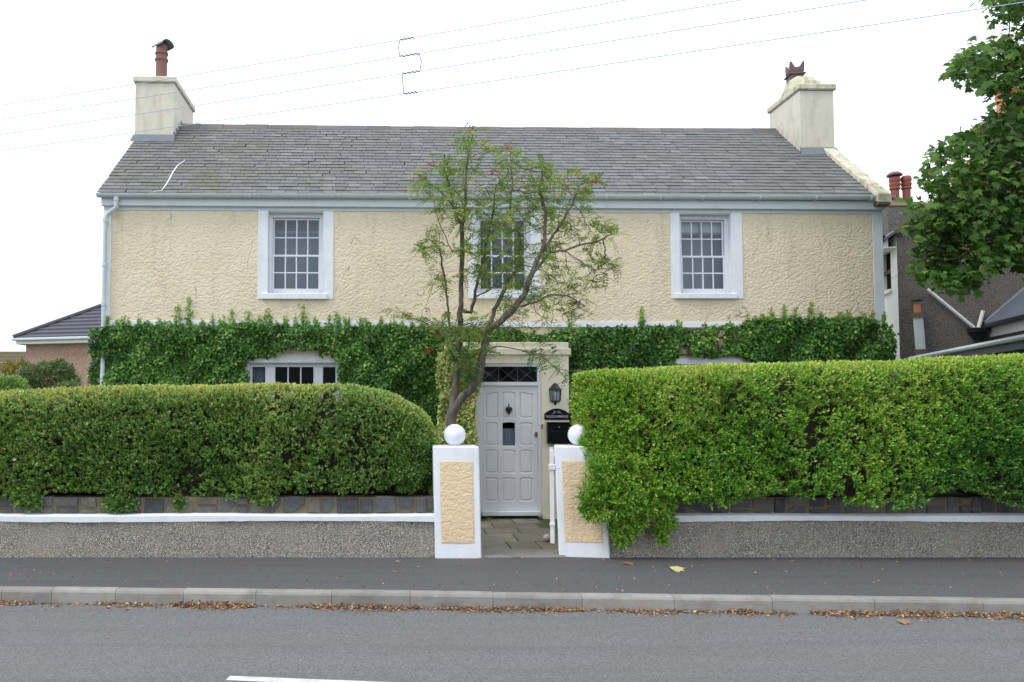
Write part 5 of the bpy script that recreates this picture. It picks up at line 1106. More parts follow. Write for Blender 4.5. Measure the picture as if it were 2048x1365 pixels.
cl_ = [(940, 285, 28, 26, 14), (925, 330, 42, 45, 30), (890, 330, 30, 28, 14), (845, 365, 28, 26, 12), (920, 395, 60, 42, 40), (1010, 310, 32, 30, 16), (1025, 350, 42, 40, 34), (1095, 330, 28, 22, 12), (1080, 385, 60, 50, 60), (1150, 365, 42, 28, 24), (1185, 375, 24, 20, 8), (1130, 420, 60, 50, 44), (1000, 420, 70, 60, 60), (1050, 460, 90, 60, 90), (1170, 470, 50, 40, 30), (1210, 465, 20, 34, 12), (1200, 535, 42, 22, 22), (1160, 560, 40, 30, 16), (990, 520, 60, 60, 50), (1080, 550, 70, 45, 46), (860, 485, 22, 40, 14), (880, 540, 20, 34, 10), (930, 470, 30, 60, 16), (1040, 600, 50, 34, 22), (1120, 600, 55, 26, 18), (1160, 625, 30, 20, 8), (1110, 640, 40, 18, 8), (1010, 630, 30, 20, 8), (930, 690, 52, 46, 90), (905, 650, 40, 25, 36), (850, 650, 36, 24, 12), (810, 632, 24, 20, 5), (950, 660, 36, 30, 30), (940, 745, 26, 24, 14), (1085, 706, 40, 12, 6)]
AT = []; TON = []
for (cx_, cy_, rx, ry, k_) in cl_:
    for _ in range(int(k_*1.15)):
        r_ = math.sqrt(random.random()); t = random.uniform(0, 6.283); AT.append(tp(cx_+rx*r_*math.cos(t), cy_+ry*r_*math.sin(t), random.gauss(-.05, .35)))
AT = np.array(AT); nodes, par = grow(nodes, par, AT, 0.075, 1.1, 0.10, 60)
rowan = empty('rowan_tree', 'slender rowan tree with feathery leaves and red berries in front of the middle window', 'tree', RO)
ch, rr_ = tree_mesh(nodes, par, 0.0036, 1.95, 3, RO, 'trunk', MT['bark'], rowan, 0.076)
tips = [i for i in range(len(nodes)) if not ch[i] or (rr_[i] < 0.0062 and random.random() < 0.22)]
# extra leaf bases at the attractors so that the clumps fill
LP = np.array([nodes[i] for i in tips]); LP = np.repeat(LP, 4, axis=0); LP = LP[RG.uniform(size=len(LP)) < .92]; n = len(LP); LP = LP+RG.normal(size=(n, 3))*0.02
axis = nrm(RG.normal(size=(n, 3))*np.array([1, 1, .5])+np.array([0, -.2, 0.05])); nlf = 13
pinL = RG.uniform(.12, .22, n); P_ = []; T_ = []; N_ = []; S_ = []; R_ = []
up = nrm(np.array([0, -.25, 1.0])+RG.normal(size=(n, 3))*0.35); side = nrm(np.cross(axis, up)); upn_ = np.cross(side, axis)
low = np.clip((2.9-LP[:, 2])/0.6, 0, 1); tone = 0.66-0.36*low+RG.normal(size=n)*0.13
for j in range(nlf):
    t = 0.2+0.8*(j//2)/6.0; sd = 0 if j == nlf-1 else (1 if j % 2 else -1)
    pos_j = LP+axis*(pinL*t)[:, None]-np.array([0, 0, 1])*(pinL*t*t*0.35)[:, None]
    Tj = axis*0.55+side*sd*1.0 if sd else axis
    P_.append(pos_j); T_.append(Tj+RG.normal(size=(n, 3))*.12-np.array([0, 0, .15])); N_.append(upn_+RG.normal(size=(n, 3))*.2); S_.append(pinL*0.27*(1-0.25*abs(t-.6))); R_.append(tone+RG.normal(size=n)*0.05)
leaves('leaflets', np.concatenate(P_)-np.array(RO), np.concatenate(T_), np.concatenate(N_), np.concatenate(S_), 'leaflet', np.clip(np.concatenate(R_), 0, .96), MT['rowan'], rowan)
bp = [(943, 262), (1018, 295), (861, 330), (838, 362), (988, 345), (1126, 358), (1130, 378), (921, 425), (878, 554), (818, 632), (868, 655), (858, 700), (965, 668), (875, 665), (955, 680), (925, 728), (1190, 362), (1095, 355)]
def berries(cx_, cy_, k_, dy):
    q = MB(); c_ = Vector(tp(cx_, cy_, dy))-RO
    for _ in range(k_):
        d_ = Vector((random.gauss(0, .036), random.gauss(0, .035), random.gauss(0, .026))); r_ = random.uniform(.008, .0105)
        q.lathe([(r_*.5, -r_*.85), (r_, 0), (r_*.5, r_*.85)], c_+d_, 6)
    q.build('berry_cluster', MT['berry'], rowan, True)['kind'] = 'stuff'
for (a_, b_) in bp: berries(a_, b_, random.randint(14, 30), random.uniform(-.4, .1))

# ---- sycamore reaching in from the right
SO = Vector((10.4, 11.6, 0.0))
limbs = [(None, [(10.4, 11.6, -0.02), (10.35, 11.55, 1.2), (10.3, 11.5, 2.4)]),
 ((0, 2), [(10.0, 11.3, 3.2), (9.6, 11.1, 3.8), (9.0, 11.0, 4.1), (8.4, 10.9, 4.2)]), ((0, 2), [(10.2, 11.5, 3.6), (9.9, 11.4, 4.8), (9.6, 11.3, 5.8), (9.3, 11.2, 6.8)]),
 ((2, 2), [(9.4, 11.2, 5.2), (8.9, 11.0, 5.5)]), ((0, 2), [(10.8, 11.8, 3.6), (11.2, 12.0, 4.8), (11.3, 12.2, 6.2)]), ((2, 3), [(9.1, 11.1, 6.2), (8.6, 11.0, 6.5)])]
nodes, par = skeleton(limbs, 0.16)
pm = [(1972, -60), (1978, 12), (2005, 58), (1995, 80), (1940, 92), (1893, 135), (1893, 158), (1940, 168), (1985, 185), (1992, 205), (1965, 238), (1925, 275), (1880, 292), (1856, 302), (1862, 335), (1842, 352), (1848, 370), (1885, 390), (1880, 402), (1805, 405), (1800, 435), (1832, 470), (1838, 490), (1820, 540), (1838, 548), (1880, 570), (1940, 575), (1962, 555), (1990, 538), (2012, 528), (2030, 530), (2060, 548), (2130, 540), (2330, 500), (2330, -60)]
gapsM = [[(1990, 45), (2020, 30), (2035, 60), (2008, 78)], [(1984, 188), (2008, 186), (2012, 215), (1985, 230)], [(2046, 40), (2060, 40), (2060, 70), (2046, 70)]]
n = 8600; X = RG.uniform(1790, 2330, n); Y = RG.uniform(-60, 585, n); k = inpoly(X, Y, pm)
for g_ in gapsM: k &= ~inpoly(X, Y, g_)
X, Y = X[k], Y[k]; dep = RG.uniform(-1, 1, len(X))*np.clip((X-1780)/160, 0.25, 1.0)*0.8
AM = np.array([tuple(at(x, y, 11.2+d_)) for x, y, d_ in zip(X, Y, dep)])
# right and upper part of the crown beyond the frame
ex = rdir(700)*RG.uniform(0.5, 1, (700, 1))**0.5*np.array([2.0, 1.7, 2.4])+np.array([11.2, 11.9, 5.6]); ex = ex[ex[:, 0] > 9.9]
sub = AM[RG.choice(len(AM), min(950, len(AM)), replace=False)]
nodes, par = grow(nodes, par, np.r_[sub, ex], 0.13, 2.5, 0.17, 45, (0, 0, 0.02))
syc = empty('sycamore_tree', 'leafy green sycamore crown reaching into the right side above the hedge', 'tree', SO)
ch, rr_ = tree_mesh(nodes, par, 0.005, 2.3, 3, SO, 'trunk', MT['bark_dark'], syc, 0.2)
LP = np.r_[AM, ex[:300]]; n = len(LP); LP = np.repeat(LP, 3, axis=0)+RG.normal(size=(3*n, 3))*0.06; n = len(LP)
# keep gaps: clumping noise
cl3 = nz(LP, 3.4, 6)+0.4*nz(LP, 8, 2); LP = LP[(cl3 < 0.85) & (nz(LP, 11, 12) < 1.0)]; n = len(LP)
T = nrm(RG.normal(size=(n, 3))*np.array([.8, .6, .3])+np.array([-.25, -.35, -.55])); Nn = nrm(np.array([-.15, -.75, .75])+RG.normal(size=(n, 3))*.42)
rn = 0.42+RG.normal(size=n)*0.16+0.14*nz(LP, 2.3, 3); rn[RG.uniform(size=n) < 0.006] = 1.0; rn = np.where(rn < .97, np.clip(rn, 0, .93), rn)
leaves('leaf_mass', LP-np.array(SO), T, Nn, RG.uniform(.06, .145, n), 'maple', rn, MT['maple'], syc)
# bunches of winged seeds
k_ = 340; Ps = AM[RG.choice(len(AM), k_)]; c_ = np.repeat(Ps[:60], 14, axis=0)+RG.normal(size=(840, 3))*np.array([.05, .05, .07])
leaves('seed_bunches', c_-np.array(SO), rdir(840)-np.array([0, 0, .6]), rdir(840)+np.array([0, -1, 0]), RG.uniform(.03, .05, 840), 'leaflet', RG.uniform(.35, .8, 840), MT['dry'], syc)

# ================================================================== RIGHT NEIGHBOUR
NA = R(-16)
CN = at(1800, 700, 16.0); NB = Vector((CN.x, 16.0, 0)); NM = Matrix.Translation(NB) @ Matrix.Rotation(NA, 4, 'Z'); NI = NM.inverted()
fn = NM.to_3x3() @ Vector((0, 1, 0)); sn = NM.to_3x3() @ Vector((1, 0, 0))
def nf(x, y, v=0.0): return NI @ hit(x, y, NM @ Vector((0, v, 0)), fn)     # plane parallel to the dark gable
def ns(x, y, u=0.0): return NI @ hit(x, y, NM @ Vector((u, 0, 0)), sn)     # plane parallel to the white side wall
nb = empty('neighbour_house', 'dark pebbledash neighbour house with white side wall behind the sycamore', 'house', NB, NA)
ze = nf(1800, 470).z; apx = nf(1990, 330); GWD = apx.x*2
MB().prism([(0, 0), (GWD, 0), (GWD, ze), (apx.x, apx.z), (0, ze)], 0.0, 0.3).build('gable_wall', MT['pebble_dark'], nb)
w0 = ns(1781, 500).y; w1 = ns(1770.5, 500).y; wzt = ns(1776, 502).z; wzb = ns(1776, 582).z
polyo = [(0.0, 0), (7, 0), (7, ze), (0.0, ze)]; q = MB()
pl_ = [[Vector((p_[0], p_[1], 0)) for p_ in polyo], [Vector((a_, b_, 0)) for a_, b_ in ((w0, wzb), (w1+.3, wzb), (w1+.3, wzt), (w0, wzt))]]
fl = [p_ for P_2 in pl_ for p_ in P_2]; q.add([(-0.005, p_.x, p_.y) for p_ in fl], [t for t in tessellate_polygon(pl_)])
q.add([(0.12, w0, wzb), (0.12, w1+.3, wzb), (0.12, w1+.3, wzt), (0.12, w0, wzt), (-.005, w0, wzb), (-.005, w1+.3, wzb), (-.005, w1+.3, wzt), (-.005, w0, wzt)], [(0, 1, 5, 4), (1, 2, 6, 5), (2, 3, 7, 6), (3, 0, 4, 7)]).build('side_wall', MT['white_wall'], nb)
MB().box(-0.012, -0.006, 0.0, w0-0.02, ns(1790, 554.5).z, ns(1790, 553).z).build('string_line', MT['gutter'], nb)
wq = bpy.data.objects.new('window', None); sc.collection.objects.link(wq); wq.parent = nb
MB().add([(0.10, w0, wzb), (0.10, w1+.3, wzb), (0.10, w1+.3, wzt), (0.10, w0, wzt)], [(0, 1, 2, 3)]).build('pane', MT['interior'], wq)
MB().box(0.05, 0.09, w0, w0+0.1, wzb, wzt).box(0.05, 0.09, w0+.1, w1+.3, (wzb+wzt)/2-.04, (wzb+wzt)/2+.04).build('frame', MT['wood'], wq)
MB().box(-0.06, 0.04, w0-0.05, w1+.3, wzb-0.07, wzb-.001).build('sill', MT['white_wall'], wq)
nr = bpy.data.objects.new('roof', None); sc.collection.objects.link(nr); nr.parent = nb
sl_ = (apx.z-ze)/apx.x
q = MB(); ov = 0.25
for (a_, b_, c_, d_) in ((-ov, ze-ov*sl_, apx.x, apx.z), (GWD+ov, ze-ov*sl_, apx.x, apx.z)):
    q.add([(a_, -0.08, b_+.06), (c_, -0.08, d_+.06), (c_, 7, d_+.06), (a_, 7, b_+.06), (a_, -0.08, b_+.12), (c_, -0.08, d_+.12), (c_, 7, d_+.12), (a_, 7, b_+.12)], [(0, 1, 2, 3), (4, 7, 6, 5), (0, 4, 5, 1), (1, 5, 6, 2), (2, 6, 7, 3), (3, 7, 4, 0)])
q.build('roof_slope', MT['roof_slate_blue'], nr)
q = MB(); q.add([(-0.02, -0.12, ze+.0), (apx.x, -0.12, apx.z), (apx.x, -0.12, apx.z+.16), (-0.02, -0.12, ze+.16), (-0.02, 0.14, ze), (apx.x, 0.14, apx.z), (apx.x, 0.14, apx.z+.16), (-0.02, 0.14, ze+.16)], [(0, 1, 2, 3), (7, 6, 5, 4), (3, 2, 6, 7), (0, 3, 7, 4), (0, 4, 5, 1)]).build('verge_coping', MT['mortar'], nr)
MB().box(-0.22, -0.16, 0.0, 7, ze-0.26, ze-0.06).build('fascia', MT['white_wall'], nr)
MB().box(-0.155, -0.01, 0.0, 7, ze-0.26, ze-0.24).build('soffit', MT['white_wall'], nr)
MB().box(-0.33, -0.221, -0.05, 7, ze-0.12, ze-0.0).build('gutter', MT['black'], nr)
def far_chimney(x0, x1, ytop, yb, Y, pots, parentname='chimney', mt='pebble_dark'):
    a_, b_ = at(x0, ytop, Y), at(x1, ytop, Y); c_ = bpy.data.objects.new('chimney', None); sc.collection.objects.link(c_); c_.parent = nb; c_.matrix_parent_inverse = NM.inverted()
    zt_ = a_.z; zb_ = at(x0, yb, Y).z-0.9
    MB().bbox(a_.x, b_.x, Y, Y+0.7, zb_, zt_, 0.02).build('stack', MT[mt], c_)
    MB().add([(a_.x-.02, Y-.02, zt_-.0), (b_.x+.02, Y-.02, zt_), (b_.x+.02, Y+.72, zt_), (a_.x-.02, Y+.72, zt_), (a_.x+.12, Y+.12, zt_+.14), (b_.x-.12, Y+.12, zt_+.14), (b_.x-.12, Y+.58, zt_+.14), (a_.x+.12, Y+.58, zt_+.14)], [(4, 5, 6, 7), (0, 1, 5, 4), (1, 2, 6, 5), (2, 3, 7, 6), (3, 0, 4, 7)]).build('flaunching', MT['mortar'], c_)
    for (xc, y0, y1, rpx, mt_, cap_) in pots:
        p_ = at(xc, y1, Y+.35); t_ = at(xc, y0, Y+.35); r_ = rpx*(Y+.35)/F; H_ = t_.z-p_.z+.25; z_ = p_.z-.25
        MB().lathe([(r_*.95, 0), (r_*.8, H_*.45), (r_*.82, H_*.62), (r_*1.05, H_*.64), (r_*1.05, H_*.68), (r_*.9, H_*.70), (r_*1.08, H_*.76), (r_*1.08, H_*.80), (r_*.92, H_*.82), (r_*1.1, H_*.88), (r_*1.05, H_*.96), (r_*.8, H_)], (p_.x, Y+.35, z_), 18).build('chimney_pot', MT[mt_], c_, True)
        if cap_: MB().lathe([(r_*1.5, 0), (r_*1.5, .03), (r_*.9, .09), (r_*.3, .11)], (p_.x, Y+.35, z_+H_+.02), 18).build('pot_cap', MT['terracotta_purple'], c_, True)
far_chimney(1774, 1862, 412, 470, 19.5, [(1790.5, 354, 405, 9.5, 'terracotta_red', True), (1813.5, 353, 405, 9, 'terracotta_red', False)])
far_chimney(1985, 2075, 240, 330, 17.0, [(2005, 178, 235, 11.5, 'terracotta_orange', False), (2040, 180, 235, 11.5, 'terracotta_orange', False)])
# pipes on the dark gable
def np_(x, y, v=-0.08): return nf(x, y, v)
MB().tube([np_(1855, 579), np_(1948, 656)], 0.032, 8).build('waste_pipe', MT['white_wall'], nb, True)
MB().tube([np_(1966, 622), np_(1957, 656)], 0.035, 8).build('waste_pipe', MT['white_wall'], nb, True)
c_ = np_(1958, 661, -.1); MB().bbox(c_.x-.17, c_.x+.17, -.2, -.001, c_.z-.05, c_.z+.05, .01).add([(c_.x-.12, -.18, c_.z-.05), (c_.x+.12, -.18, c_.z-.05), (c_.x+.12, -.02, c_.z-.05), (c_.x-.12, -.02, c_.z-.05), (c_.x-.05, -.14, c_.z-.2), (c_.x+.05, -.14, c_.z-.2), (c_.x+.05, -.04, c_.z-.2), (c_.x-.05, -.04, c_.z-.2)], [(4, 5, 6, 7), (0, 1, 5, 4), (1, 2, 6, 5), (2, 3, 7, 6), (3, 0, 4, 7)]).build('hopper', MT['black'], nb)
MB().tube([np_(1958, 668), (np_(1958, 668).x, -.08, 0.2)], 0.05, 8).build('downpipe', MT['black'], nb, True)
# flue
f_ = bpy.data.objects.new('flue', None); sc.collection.objects.link(f_); f_.parent = nb
p0 = np_(1842.5, 712, -.25); p1 = np_(1836, 634, -.25); ax = (p1-p0)
MB().tube([p0-ax*.3, p1], 0.088, 14).build('flue_pipe', MT['blue_grey'], f_, True)
MB().tube([p1-ax*.02, p1+ax*.10], 0.12, 14).build('flue_collar', MT['mortar'], f_, True)
MB().tube([p0+ax*.05, p0+ax*.16], 0.12, 14).build('flue_collar', MT['mortar'], f_, True)
MB().tube([p1+ax*.10, p1+ax*.36], 0.06, 12).build('flue_top', MT['terracotta_orange'], f_, True)
MB().tube([p1+ax*.40, p1+ax*.43], 0.11, 12).build('flue_cap', MT['black'], f_, True)
# slate roofed wing running forward from the gable, and a lower flat roof beside it
t0 = nf(1968, 654); t1 = nf(2048, 586); sl2 = (t1.z-t0.z)/(t1.x-t0.x); ux, uz = t0.x, t0.z-0.02
ex_ = bpy.data.objects.new('extension', None); sc.collection.objects.link(ex_); ex_.parent = nb; LW = -4.2
MB().box(ux+.12, ux+5, LW, -.001, 0, uz-.05).build('wall', MT['pebble_dark'], ex_)
MB().bbox(ux+.06, ux+.10, LW-.1, -.05, uz-.20, uz+.0, .005).build('fascia', MT['white_wall'], ex_)
MB().bbox(ux-.06, ux+.055, LW-.1, -.02, uz-.03, uz+.06, .01).build('gutter', MT['black'], ex_)
q = MB(); q.add([(ux-.02, LW-.15, uz+.02), (ux-.02, -.01, uz+.02), (ux+3, -.01, uz+.02+3*sl2), (ux+3, LW-.15, uz+.02+3*sl2), (ux-.02, LW-.15, uz+.07), (ux-.02, -.01, uz+.07), (ux+3, -.01, uz+.07+3*sl2), (ux+3, LW-.15, uz+.07+3*sl2)], [(0, 1, 2, 3), (7, 6, 5, 4), (0, 4, 5, 1), (0, 3, 7, 4), (2, 1, 5, 6)]).build('roof', MT['roof_slate_blue'], ex_)
MB().tube([(ux, -.03, uz+.09), (ux+3, -.03, uz+.09+3*sl2)], .045, 6).build('lead_flashing', MT['lead'], ex_)
fl_ = bpy.data.objects.new('lean_to', None); sc.collection.objects.link(fl_); fl_.parent = nb
r0 = nf(1826, 718, -.3); ua_ = r0.x; zz_ = r0.z
MB().bbox(ua_, ua_+1.4, -6.5, -.3, zz_-.16, zz_, .01).build('roof', MT['roof_slate_blue'], fl_)
MB().tube([(ua_-.04, -.25, zz_+.0), (ua_-.04, -6.5, zz_+.0)], .045, 8).build('gutter', MT['gutter'], fl_, True)
MB().box(ua_+.25, ua_+1.3, -6.3, -.35, 0, zz_-.165).build('wall', MT['wood'], fl_)

# ================================================================== LEFT NEIGHBOURS, shrubs
LA = R(14); pc = at(52, 690, 34.0); LO = Vector((pc.x, 34.0, 0)); LM = Matrix.Translation(LO) @ Matrix.Rotation(-LA, 4, 'Z'); LI = LM.inverted(); ln = LM.to_3x3() @ Vector((0, 1, 0))
def lf(x, y, v=0.0): return LI @ hit(x, y, LM @ Vector((0, v, 0)), ln)
lh = empty('bungalow', 'pink rendered house with grey hipped tile roof beyond the left corner of the farmhouse', 'house', LO, -LA)
ez = lf(52, 689).z; W2 = 12.0; D2 = 9.0
MB().box(0, W2, 0, D2, -0.2, ez).build('wall', MT['pebble_pink'], lh)
ev = 0.28; MB().bbox(-ev, W2+ev, -ev, -ev+.04, ez-.02, ez+.22, .01).build('fascia', MT['white_wall'], lh); MB().box(-ev, -ev+.04, -ev+.041, D2, ez-.02, ez+.22).build('fascia', MT['white_wall'], lh)
MB().box(-ev+.041, W2+ev, -ev+.041, 0-.001, ez-.02, ez+.0).build('soffit', MT['white_wall'], lh)
MB().bbox(-ev-.12, W2+ev, -ev-.13, -ev-.001, ez+.12, ez+.24, .03).build('gutter', MT['gutter'], lh)
lr = bpy.data.objects.new('roof', None); sc.collection.objects.link(lr); lr.parent = lh
pt_ = lf(205, 612, 3.0); hx = 4.6; zt_ = ez+.2+hx*math.tan(R(33)); nrw = 15
for k in range(nrw):
    t0_, t1_ = k/nrw, (k+1)/nrw; q = MB(); bz = ez+.22; HH = zt_-bz; yy = lambda t: -ev-.06+t*hx; xl = lambda t: -ev-.06+t*hx; xr_ = W2+ev; zz = lambda t: bz+HH*t
    q.add([(xl(t0_), yy(t0_), zz(t0_)+.075), (xr_, yy(t0_), zz(t0_)+.075), (xr_, yy(t1_), zz(t1_)+.0), (xl(t1_), yy(t1_), zz(t1_)), (xl(t0_), yy(t0_), zz(t0_)), (xr_, yy(t0_), zz(t0_))], [(0, 1, 2, 3), (4, 5, 1, 0)])
    q.add([(xl(t0_), yy(t0_), zz(t0_)+.075), (xl(t1_), yy(t1_), zz(t1_)), (xl(t1_), 12, zz(t1_)), (xl(t0_), 12, zz(t0_)+.075)], [(0, 1, 2, 3)])
    q.build('tile_course', MT['roof_tile'], lr)
MB().tube([(-ev-.08, -ev-.08, ez+.3), (-ev-.06+hx, -ev-.06+hx, zt_+.06)], .09, 8).build('hip_tile', MT['roof_tile'], lr, True)
MB().tube([(-ev-.06+hx, -ev-.06+hx, zt_+.04), (W2+ev, -ev-.06+hx, zt_+.04)], .09, 8).build('ridge_tile', MT['roof_tile'], lr, True)
# further house, mostly hidden
pf_ = at(-30, 700, 60); fh = empty('far_house', 'distant house with a low grey tiled roof at the far left edge', 'house', (pf_.x-4, 60, 0), 0)
zf_ = at(20, 726, 60).z; zp_ = at(10, 697, 60).z
MB().box(0, 7.6, 0, 7, 0, zf_).build('wall', MT['cream_pale'], fh)
for k in range(8):
    t0_, t1_ = k/8, (k+1)/8; HH = zp_-zf_
    MB().add([(-.3, -.3+t0_*3.5, zf_+HH*t0_+.08), (7.9-t0_*2.2, -.3+t0_*3.5, zf_+HH*t0_+.08), (7.9-t1_*2.2, -.3+t1_*3.5, zf_+HH*t1_), (-.3, -.3+t1_*3.5, zf_+HH*t1_), (-.3, -.3+t0_*3.5, zf_+HH*t0_), (7.9-t0_*2.2, -.3+t0_*3.5, zf_+HH*t0_)], [(0, 1, 2, 3), (4, 5, 1, 0)]).build('tile_course', MT['mortar'], fh)
# back garden wall seen over the hedge
MB().bbox(at(-60, 780, 17).x, at(150, 780, 17).x, 17, 17.2, 0, at(100, 779, 17).z, .01).build('boundary_wall', MT['concrete']); bpy.data.objects['boundary_wall'].name = 'boundary_wall'
tag(bpy.data.objects['boundary_wall'], 'low plain concrete wall behind the left hedge below the shrubs', 'wall')
def shrub(name, cx_, cy_, rx, ry, Y, mt, label, n=5200, size=0.07):
    c_ = at(cx_, cy_, Y); s_ = Y/F; e = empty(name, label, 'shrub', (c_.x, Y, 0)); R3 = np.array([rx*s_, rx*s_*.8, ry*s_]); n1 = n
    d_ = rdir(n1); P = d_*R3*(RG.uniform(.55, 1.0, (n1, 1))**.4)*(1+.16*nz(d_*2, 1.6, 4)+.10*nz(d_*2, 4, 9))[:, None]; P[:, 2] += c_.z
    P = P[P[:, 2] > 0.1]; d_ = d_[:len(P)]; n1 = len(P)
    leaves('foliage', P, nrm(P-np.array([0, 0, c_.z]))+RG.normal(size=(n1, 3))*.7+np.array([0, 0, .5]), rdir(n1)+np.array([0, -.6, .6]), RG.uniform(.6, 1.2, n1)*size, 'leaflet', .45+.2*nz(P, 2.5, 3)+RG.normal(size=n1)*.12, MT[mt], e)
    q = MB()
    for k in range(14):
        a_ = random.uniform(0, 6.28); q.tube([(0, 0, 0), (math.cos(a_)*R3[0]*.3, math.sin(a_)*R3[1]*.3, c_.z*.6), (math.cos(a_)*R3[0]*.8, math.sin(a_)*R3[1]*.8, c_.z+R3[2]*random.uniform(-.2, .7))], [.03, .02, .006], 5)
    q.build('stems', MT['twig'], e)['kind'] = 'stuff'; return e
shrub('shrub', 22, 775, 56, 55, 21.0, 'shrub_yellow', 'golden yellow shrub at the far left behind the green bushes', 5000, .10)
shrub('shrub', 92, 778, 60, 58, 19.0, 'shrub', 'rounded grey-green shrub in front of the pink house', 9000, .10)
shrub('shrub', 12, 800, 44, 48, 15.5, 'privet', 'dark green bush just above the hedge at the left edge', 7000, .07)
shrub('shrub', 132, 800, 34, 38, 18.0, 'shrub', 'thin straggly shrub right of the rounded grey-green one', 2200, .08)

# ================================================================== OVERHEAD WIRES
wl = [((300, 164), (430, 140), 14.2, (800, 83), (1255, 0), 9.9), ((268, 198), (550, 155), 14.0, (835, 112), (1485, 0), 9.4), ((268, 230), (660, 172), 13.8, (840, 143), (1735, 0), 8.8), ((268, 265), (770, 188), 13.6, (830, 180), (2000, 12), 8.2)]
wobj = []
lab = ['topmost', 'second from the top', 'third from the top', 'lowest']
for i, (s0, s1, Ya, e0_, e1_, Yb) in enumerate(wl):
    A = at(s0[0], s0[1], 13.4); B_ = at(e1_[0], e1_[1], Yb+.6); d_ = B_-A; pts = []
    for k in range(25):
        t = -1.2+3.2*k/24; p_ = A+d_*t; p_.z += 0.03*((t-0.5)**2-0.25)*2.2; pts.append(p_)
    O_ = pts[0].copy(); o = MB().tube([p_-O_ for p_ in pts], 0.0052, 6).build('overhead_wire', MT['wire']); o.location = O_
    tag(o, 'thin overhead wire across the sky, %s of the four' % lab[i], 'wire', 'overhead wires'); wobj.append((A, d_))
def onw(i, x):   # point of wire i above photo column x
    A, d_ = wobj[i]; k = (x-CX)/F    # X = k*depth along the pitched view; solve on the line
    best = min((abs(((A+d_*t).x)/((A+d_*t).y*math.cos(PITCH)+((A+d_*t).z-EYE)*math.sin(PITCH))-k), t) for t in [q/2000*1.4-.2 for q in range(2001)]); t = best[1]
    p_ = A+d_*t; p_.z += 0.03*((t-0.5)**2-0.25)*2.2; return p_
sp_ = empty('wire_spacer', 'zigzag wire spacer linking the four overhead wires left of centre', 'wire spacer', onw(3, 806))
O_ = Vector(sp_.location)
def wrap(i, x0, x1):
    pts = []; a_, b_ = onw(i, x0), onw(i, x1)
    for k in range(41): t = k/40; p_ = a_.lerp(b_, t); an = t*2*math.pi*4.0; pts.append(p_+Vector((0, math.cos(an)*.010, math.sin(an)*.011))-O_)
    return pts
q = MB(); r_ = .0085
q.tube(wrap(0, 800, 828), r_, 5); q.tube([onw(0, 800)-O_, onw(0, 799)-O_+Vector((-.015, 0, -.12)), onw(1, 800)-O_], r_*.8, 5)
q.tube(wrap(1, 801, 838), r_, 5); q.tube([onw(1, 838)-O_, onw(1, 841)-O_+Vector((.01, 0, -.12)), onw(2, 840)-O_], r_*.8, 5)
q.tube(wrap(2, 805, 840), r_, 5); q.tube([onw(2, 805)-O_, onw(2, 806)-O_+Vector((0, 0, -.15)), onw(3, 808)-O_], r_*.8, 5)
q.tube(wrap(3, 808, 835), r_, 5); q.build('spacer_wire', MT['spacer'], sp_)

# ================================================================== LEAF LITTER
seg = [(-60, 62, 1.0), (62, 185, .25), (185, 312, .75), (312, 345, .3), (345, 512, 2.0), (512, 605, .25), (605, 845, 1.2), (845, 870, .4), (870, 1160, 1.1), (1160, 1225, .35), (1225, 1345, .8), (1345, 1440, .5), (1440, 1480, 1.6), (1480, 1560, .7), (1590, 1720, 1.3), (1720, 1850, 1.5), (1850, 2150, 1.3)]
P = []; S_ = []
for (xa, xb, dn) in seg:
    m_ = int((xb-xa)*2.6*dn)
    for _ in range(m_):
        x = random.uniform(xa, xb); t = (x-xa)/(xb-xa); env = math.sin(math.pi*min(max(t, .04), .96))**.5
        Xg = (x-CX)/F*7.1; ky = kerbY(Xg); off = abs(random.gauss(0, .075))*env+.004
        P.append((Xg, ky-off, -0.118+random.random()*max(0, .026-off*.2)*min(dn, 1.4)*env)); S_.append(random.uniform(.014, .042))
# scattered bits on road edge and pavement
for _ in range(620):
    x = random.uniform(-100, 2150); Xg = (x-CX)/F*8; P.append((Xg, random.uniform(kerbY(Xg)+.15, WALL_Y-.03) if random.random() < .75 else WALL_Y-abs(random.gauss(0, .05))-.01, .008)); S_.append(random.uniform(.010, .032))
for _ in range(110):
    Xg = random.uniform(-5, 7.5); P.append((Xg, kerbY(Xg)-abs(random.gauss(.2, .3))-.05, -0.117)); S_.append(random.uniform(.012, .03))
for x in range(1290, 1620, 3):
    if random.random() < .5: p_ = ground(x, 1136+random.gauss(0, 3), .006); P.append(tuple(p_)); S_.append(random.uniform(.008, .02))
P = np.array(P); n = len(P); T = nrm(RG.normal(size=(n, 3))*np.array([1, 1, .35])); Nn = np.array([0, 0, 1.0])+RG.normal(size=(n, 3))*.5
o = leaves('leaf_litter', P, T, Nn, np.array(S_), 'oval2', RG.beta(2, 2, n), MT['dry']); tag(o, 'dry brown fallen leaves and debris drifted along the kerb and over the pavement', 'leaf litter')
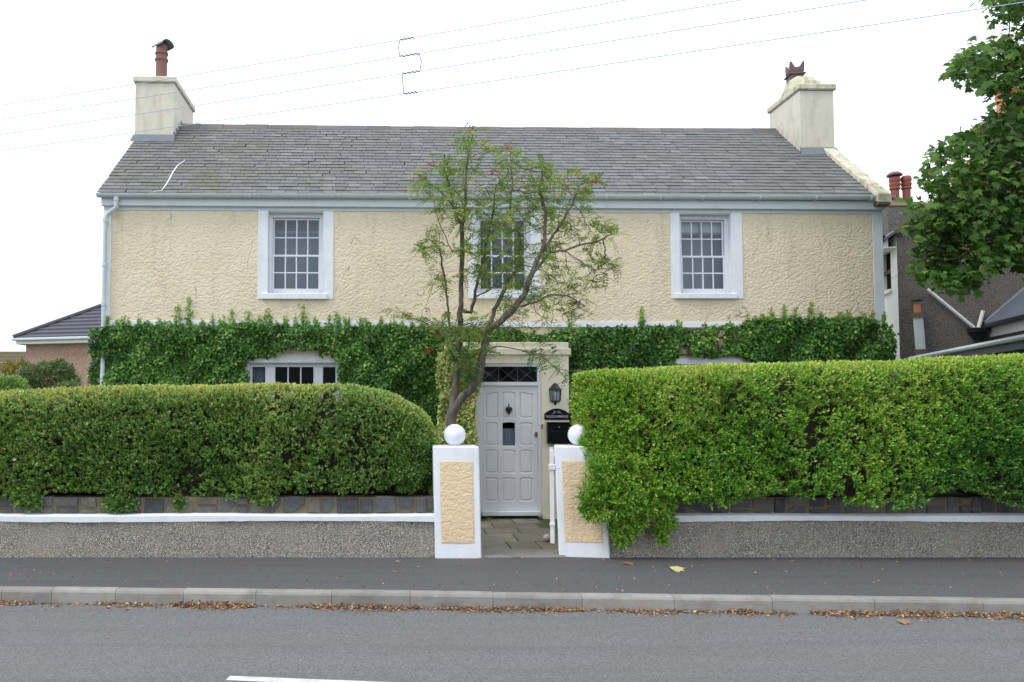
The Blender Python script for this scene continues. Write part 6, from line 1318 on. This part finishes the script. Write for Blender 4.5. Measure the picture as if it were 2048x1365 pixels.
def single(x, y, z, size, shape, tone, rz, label, lift=.012):
    p_ = ground(x, y, z); T = np.array([[math.cos(rz), math.sin(rz), .12]]); o = leaves('fallen_leaf', np.array([[0, 0, 0.0]]), T, np.array([[.1, -.2, 1.0]]), size, shape, np.array([tone]), MT['dry'], None, None); o.location = p_+Vector((0, 0, lift)); tag(o, label, 'leaf')
single(1345, 1142, 0, .16, 'maple', 1.0, .3, 'pale green fallen leaf on the pavement right of the hanging hedge')
single(1255, 1131, 0, .12, 'maple', .35, .9, 'curled red-brown fallen leaf on the pavement below the hanging hedge')
single(790, 1126, 0, .06, 'oval2', .7, .2, 'tan fallen leaf on the pavement left of the gate pillar')
single(1800, 1247, -.121, .10, 'maple', .5, .1, 'orange-brown fallen leaf lying alone on the road at the right')
single(1640, 1209, -.121, .14, 'oval2', .97, .2, 'large pale yellow fallen leaf on the leaf drift at the kerb', .05)
single(105, 1108, 0, .07, 'maple', .4, 1.2, 'rust brown leaf against the foot of the left garden wall', .02)
def scrap(x, y, col, label, s_=.045):
    m_ = paint('litter '+label[:8], col, .5); p_ = ground(x, y, -.12); q = MB(); n_ = 5; vs = []
    for i in range(n_):
        for j in range(3): vs.append(((i/4-.5)*s_*1.6+random.uniform(-.004, .004), (j/2-.5)*s_, .012*math.sin(i*2.2+j)+.018))
    q.add(vs, [(i*3+j, i*3+j+3, i*3+j+4, i*3+j+1) for i in range(n_-1) for j in range(2)]); o = q.build('wrapper', m_); o.location = p_+Vector((0, 0, .03)); tag(o, label, 'litter'); return o
scrap(203, 1196, (.75, .5, .55), 'pink and white crumpled wrapper among the leaves at the kerb'); scrap(292, 1197, (.2, .5, .35), 'green plastic scrap among the leaves at the kerb', .06); scrap(1460, 1216, (.1, .3, .6), 'blue plastic scrap on the leaf drift at the kerb', .05)
# weed in the kerb joint
p_ = ground(941, 1203, -.12); n = 26; o = leaves('weed', np.array(p_)+np.c_[RG.normal(size=n)*.015, RG.normal(size=n)*.01, RG.uniform(.01, .09, n)], rdir(n)+np.array([0, 0, .6]), rdir(n)+np.array([0, -1, .5]), RG.uniform(.02, .04, n), 'oval2', RG.uniform(.3, .8, n), MT['ivy'], None, 'stuff')
tag(o, 'small green weed sprouting from the leaves at the kerb', 'weed')
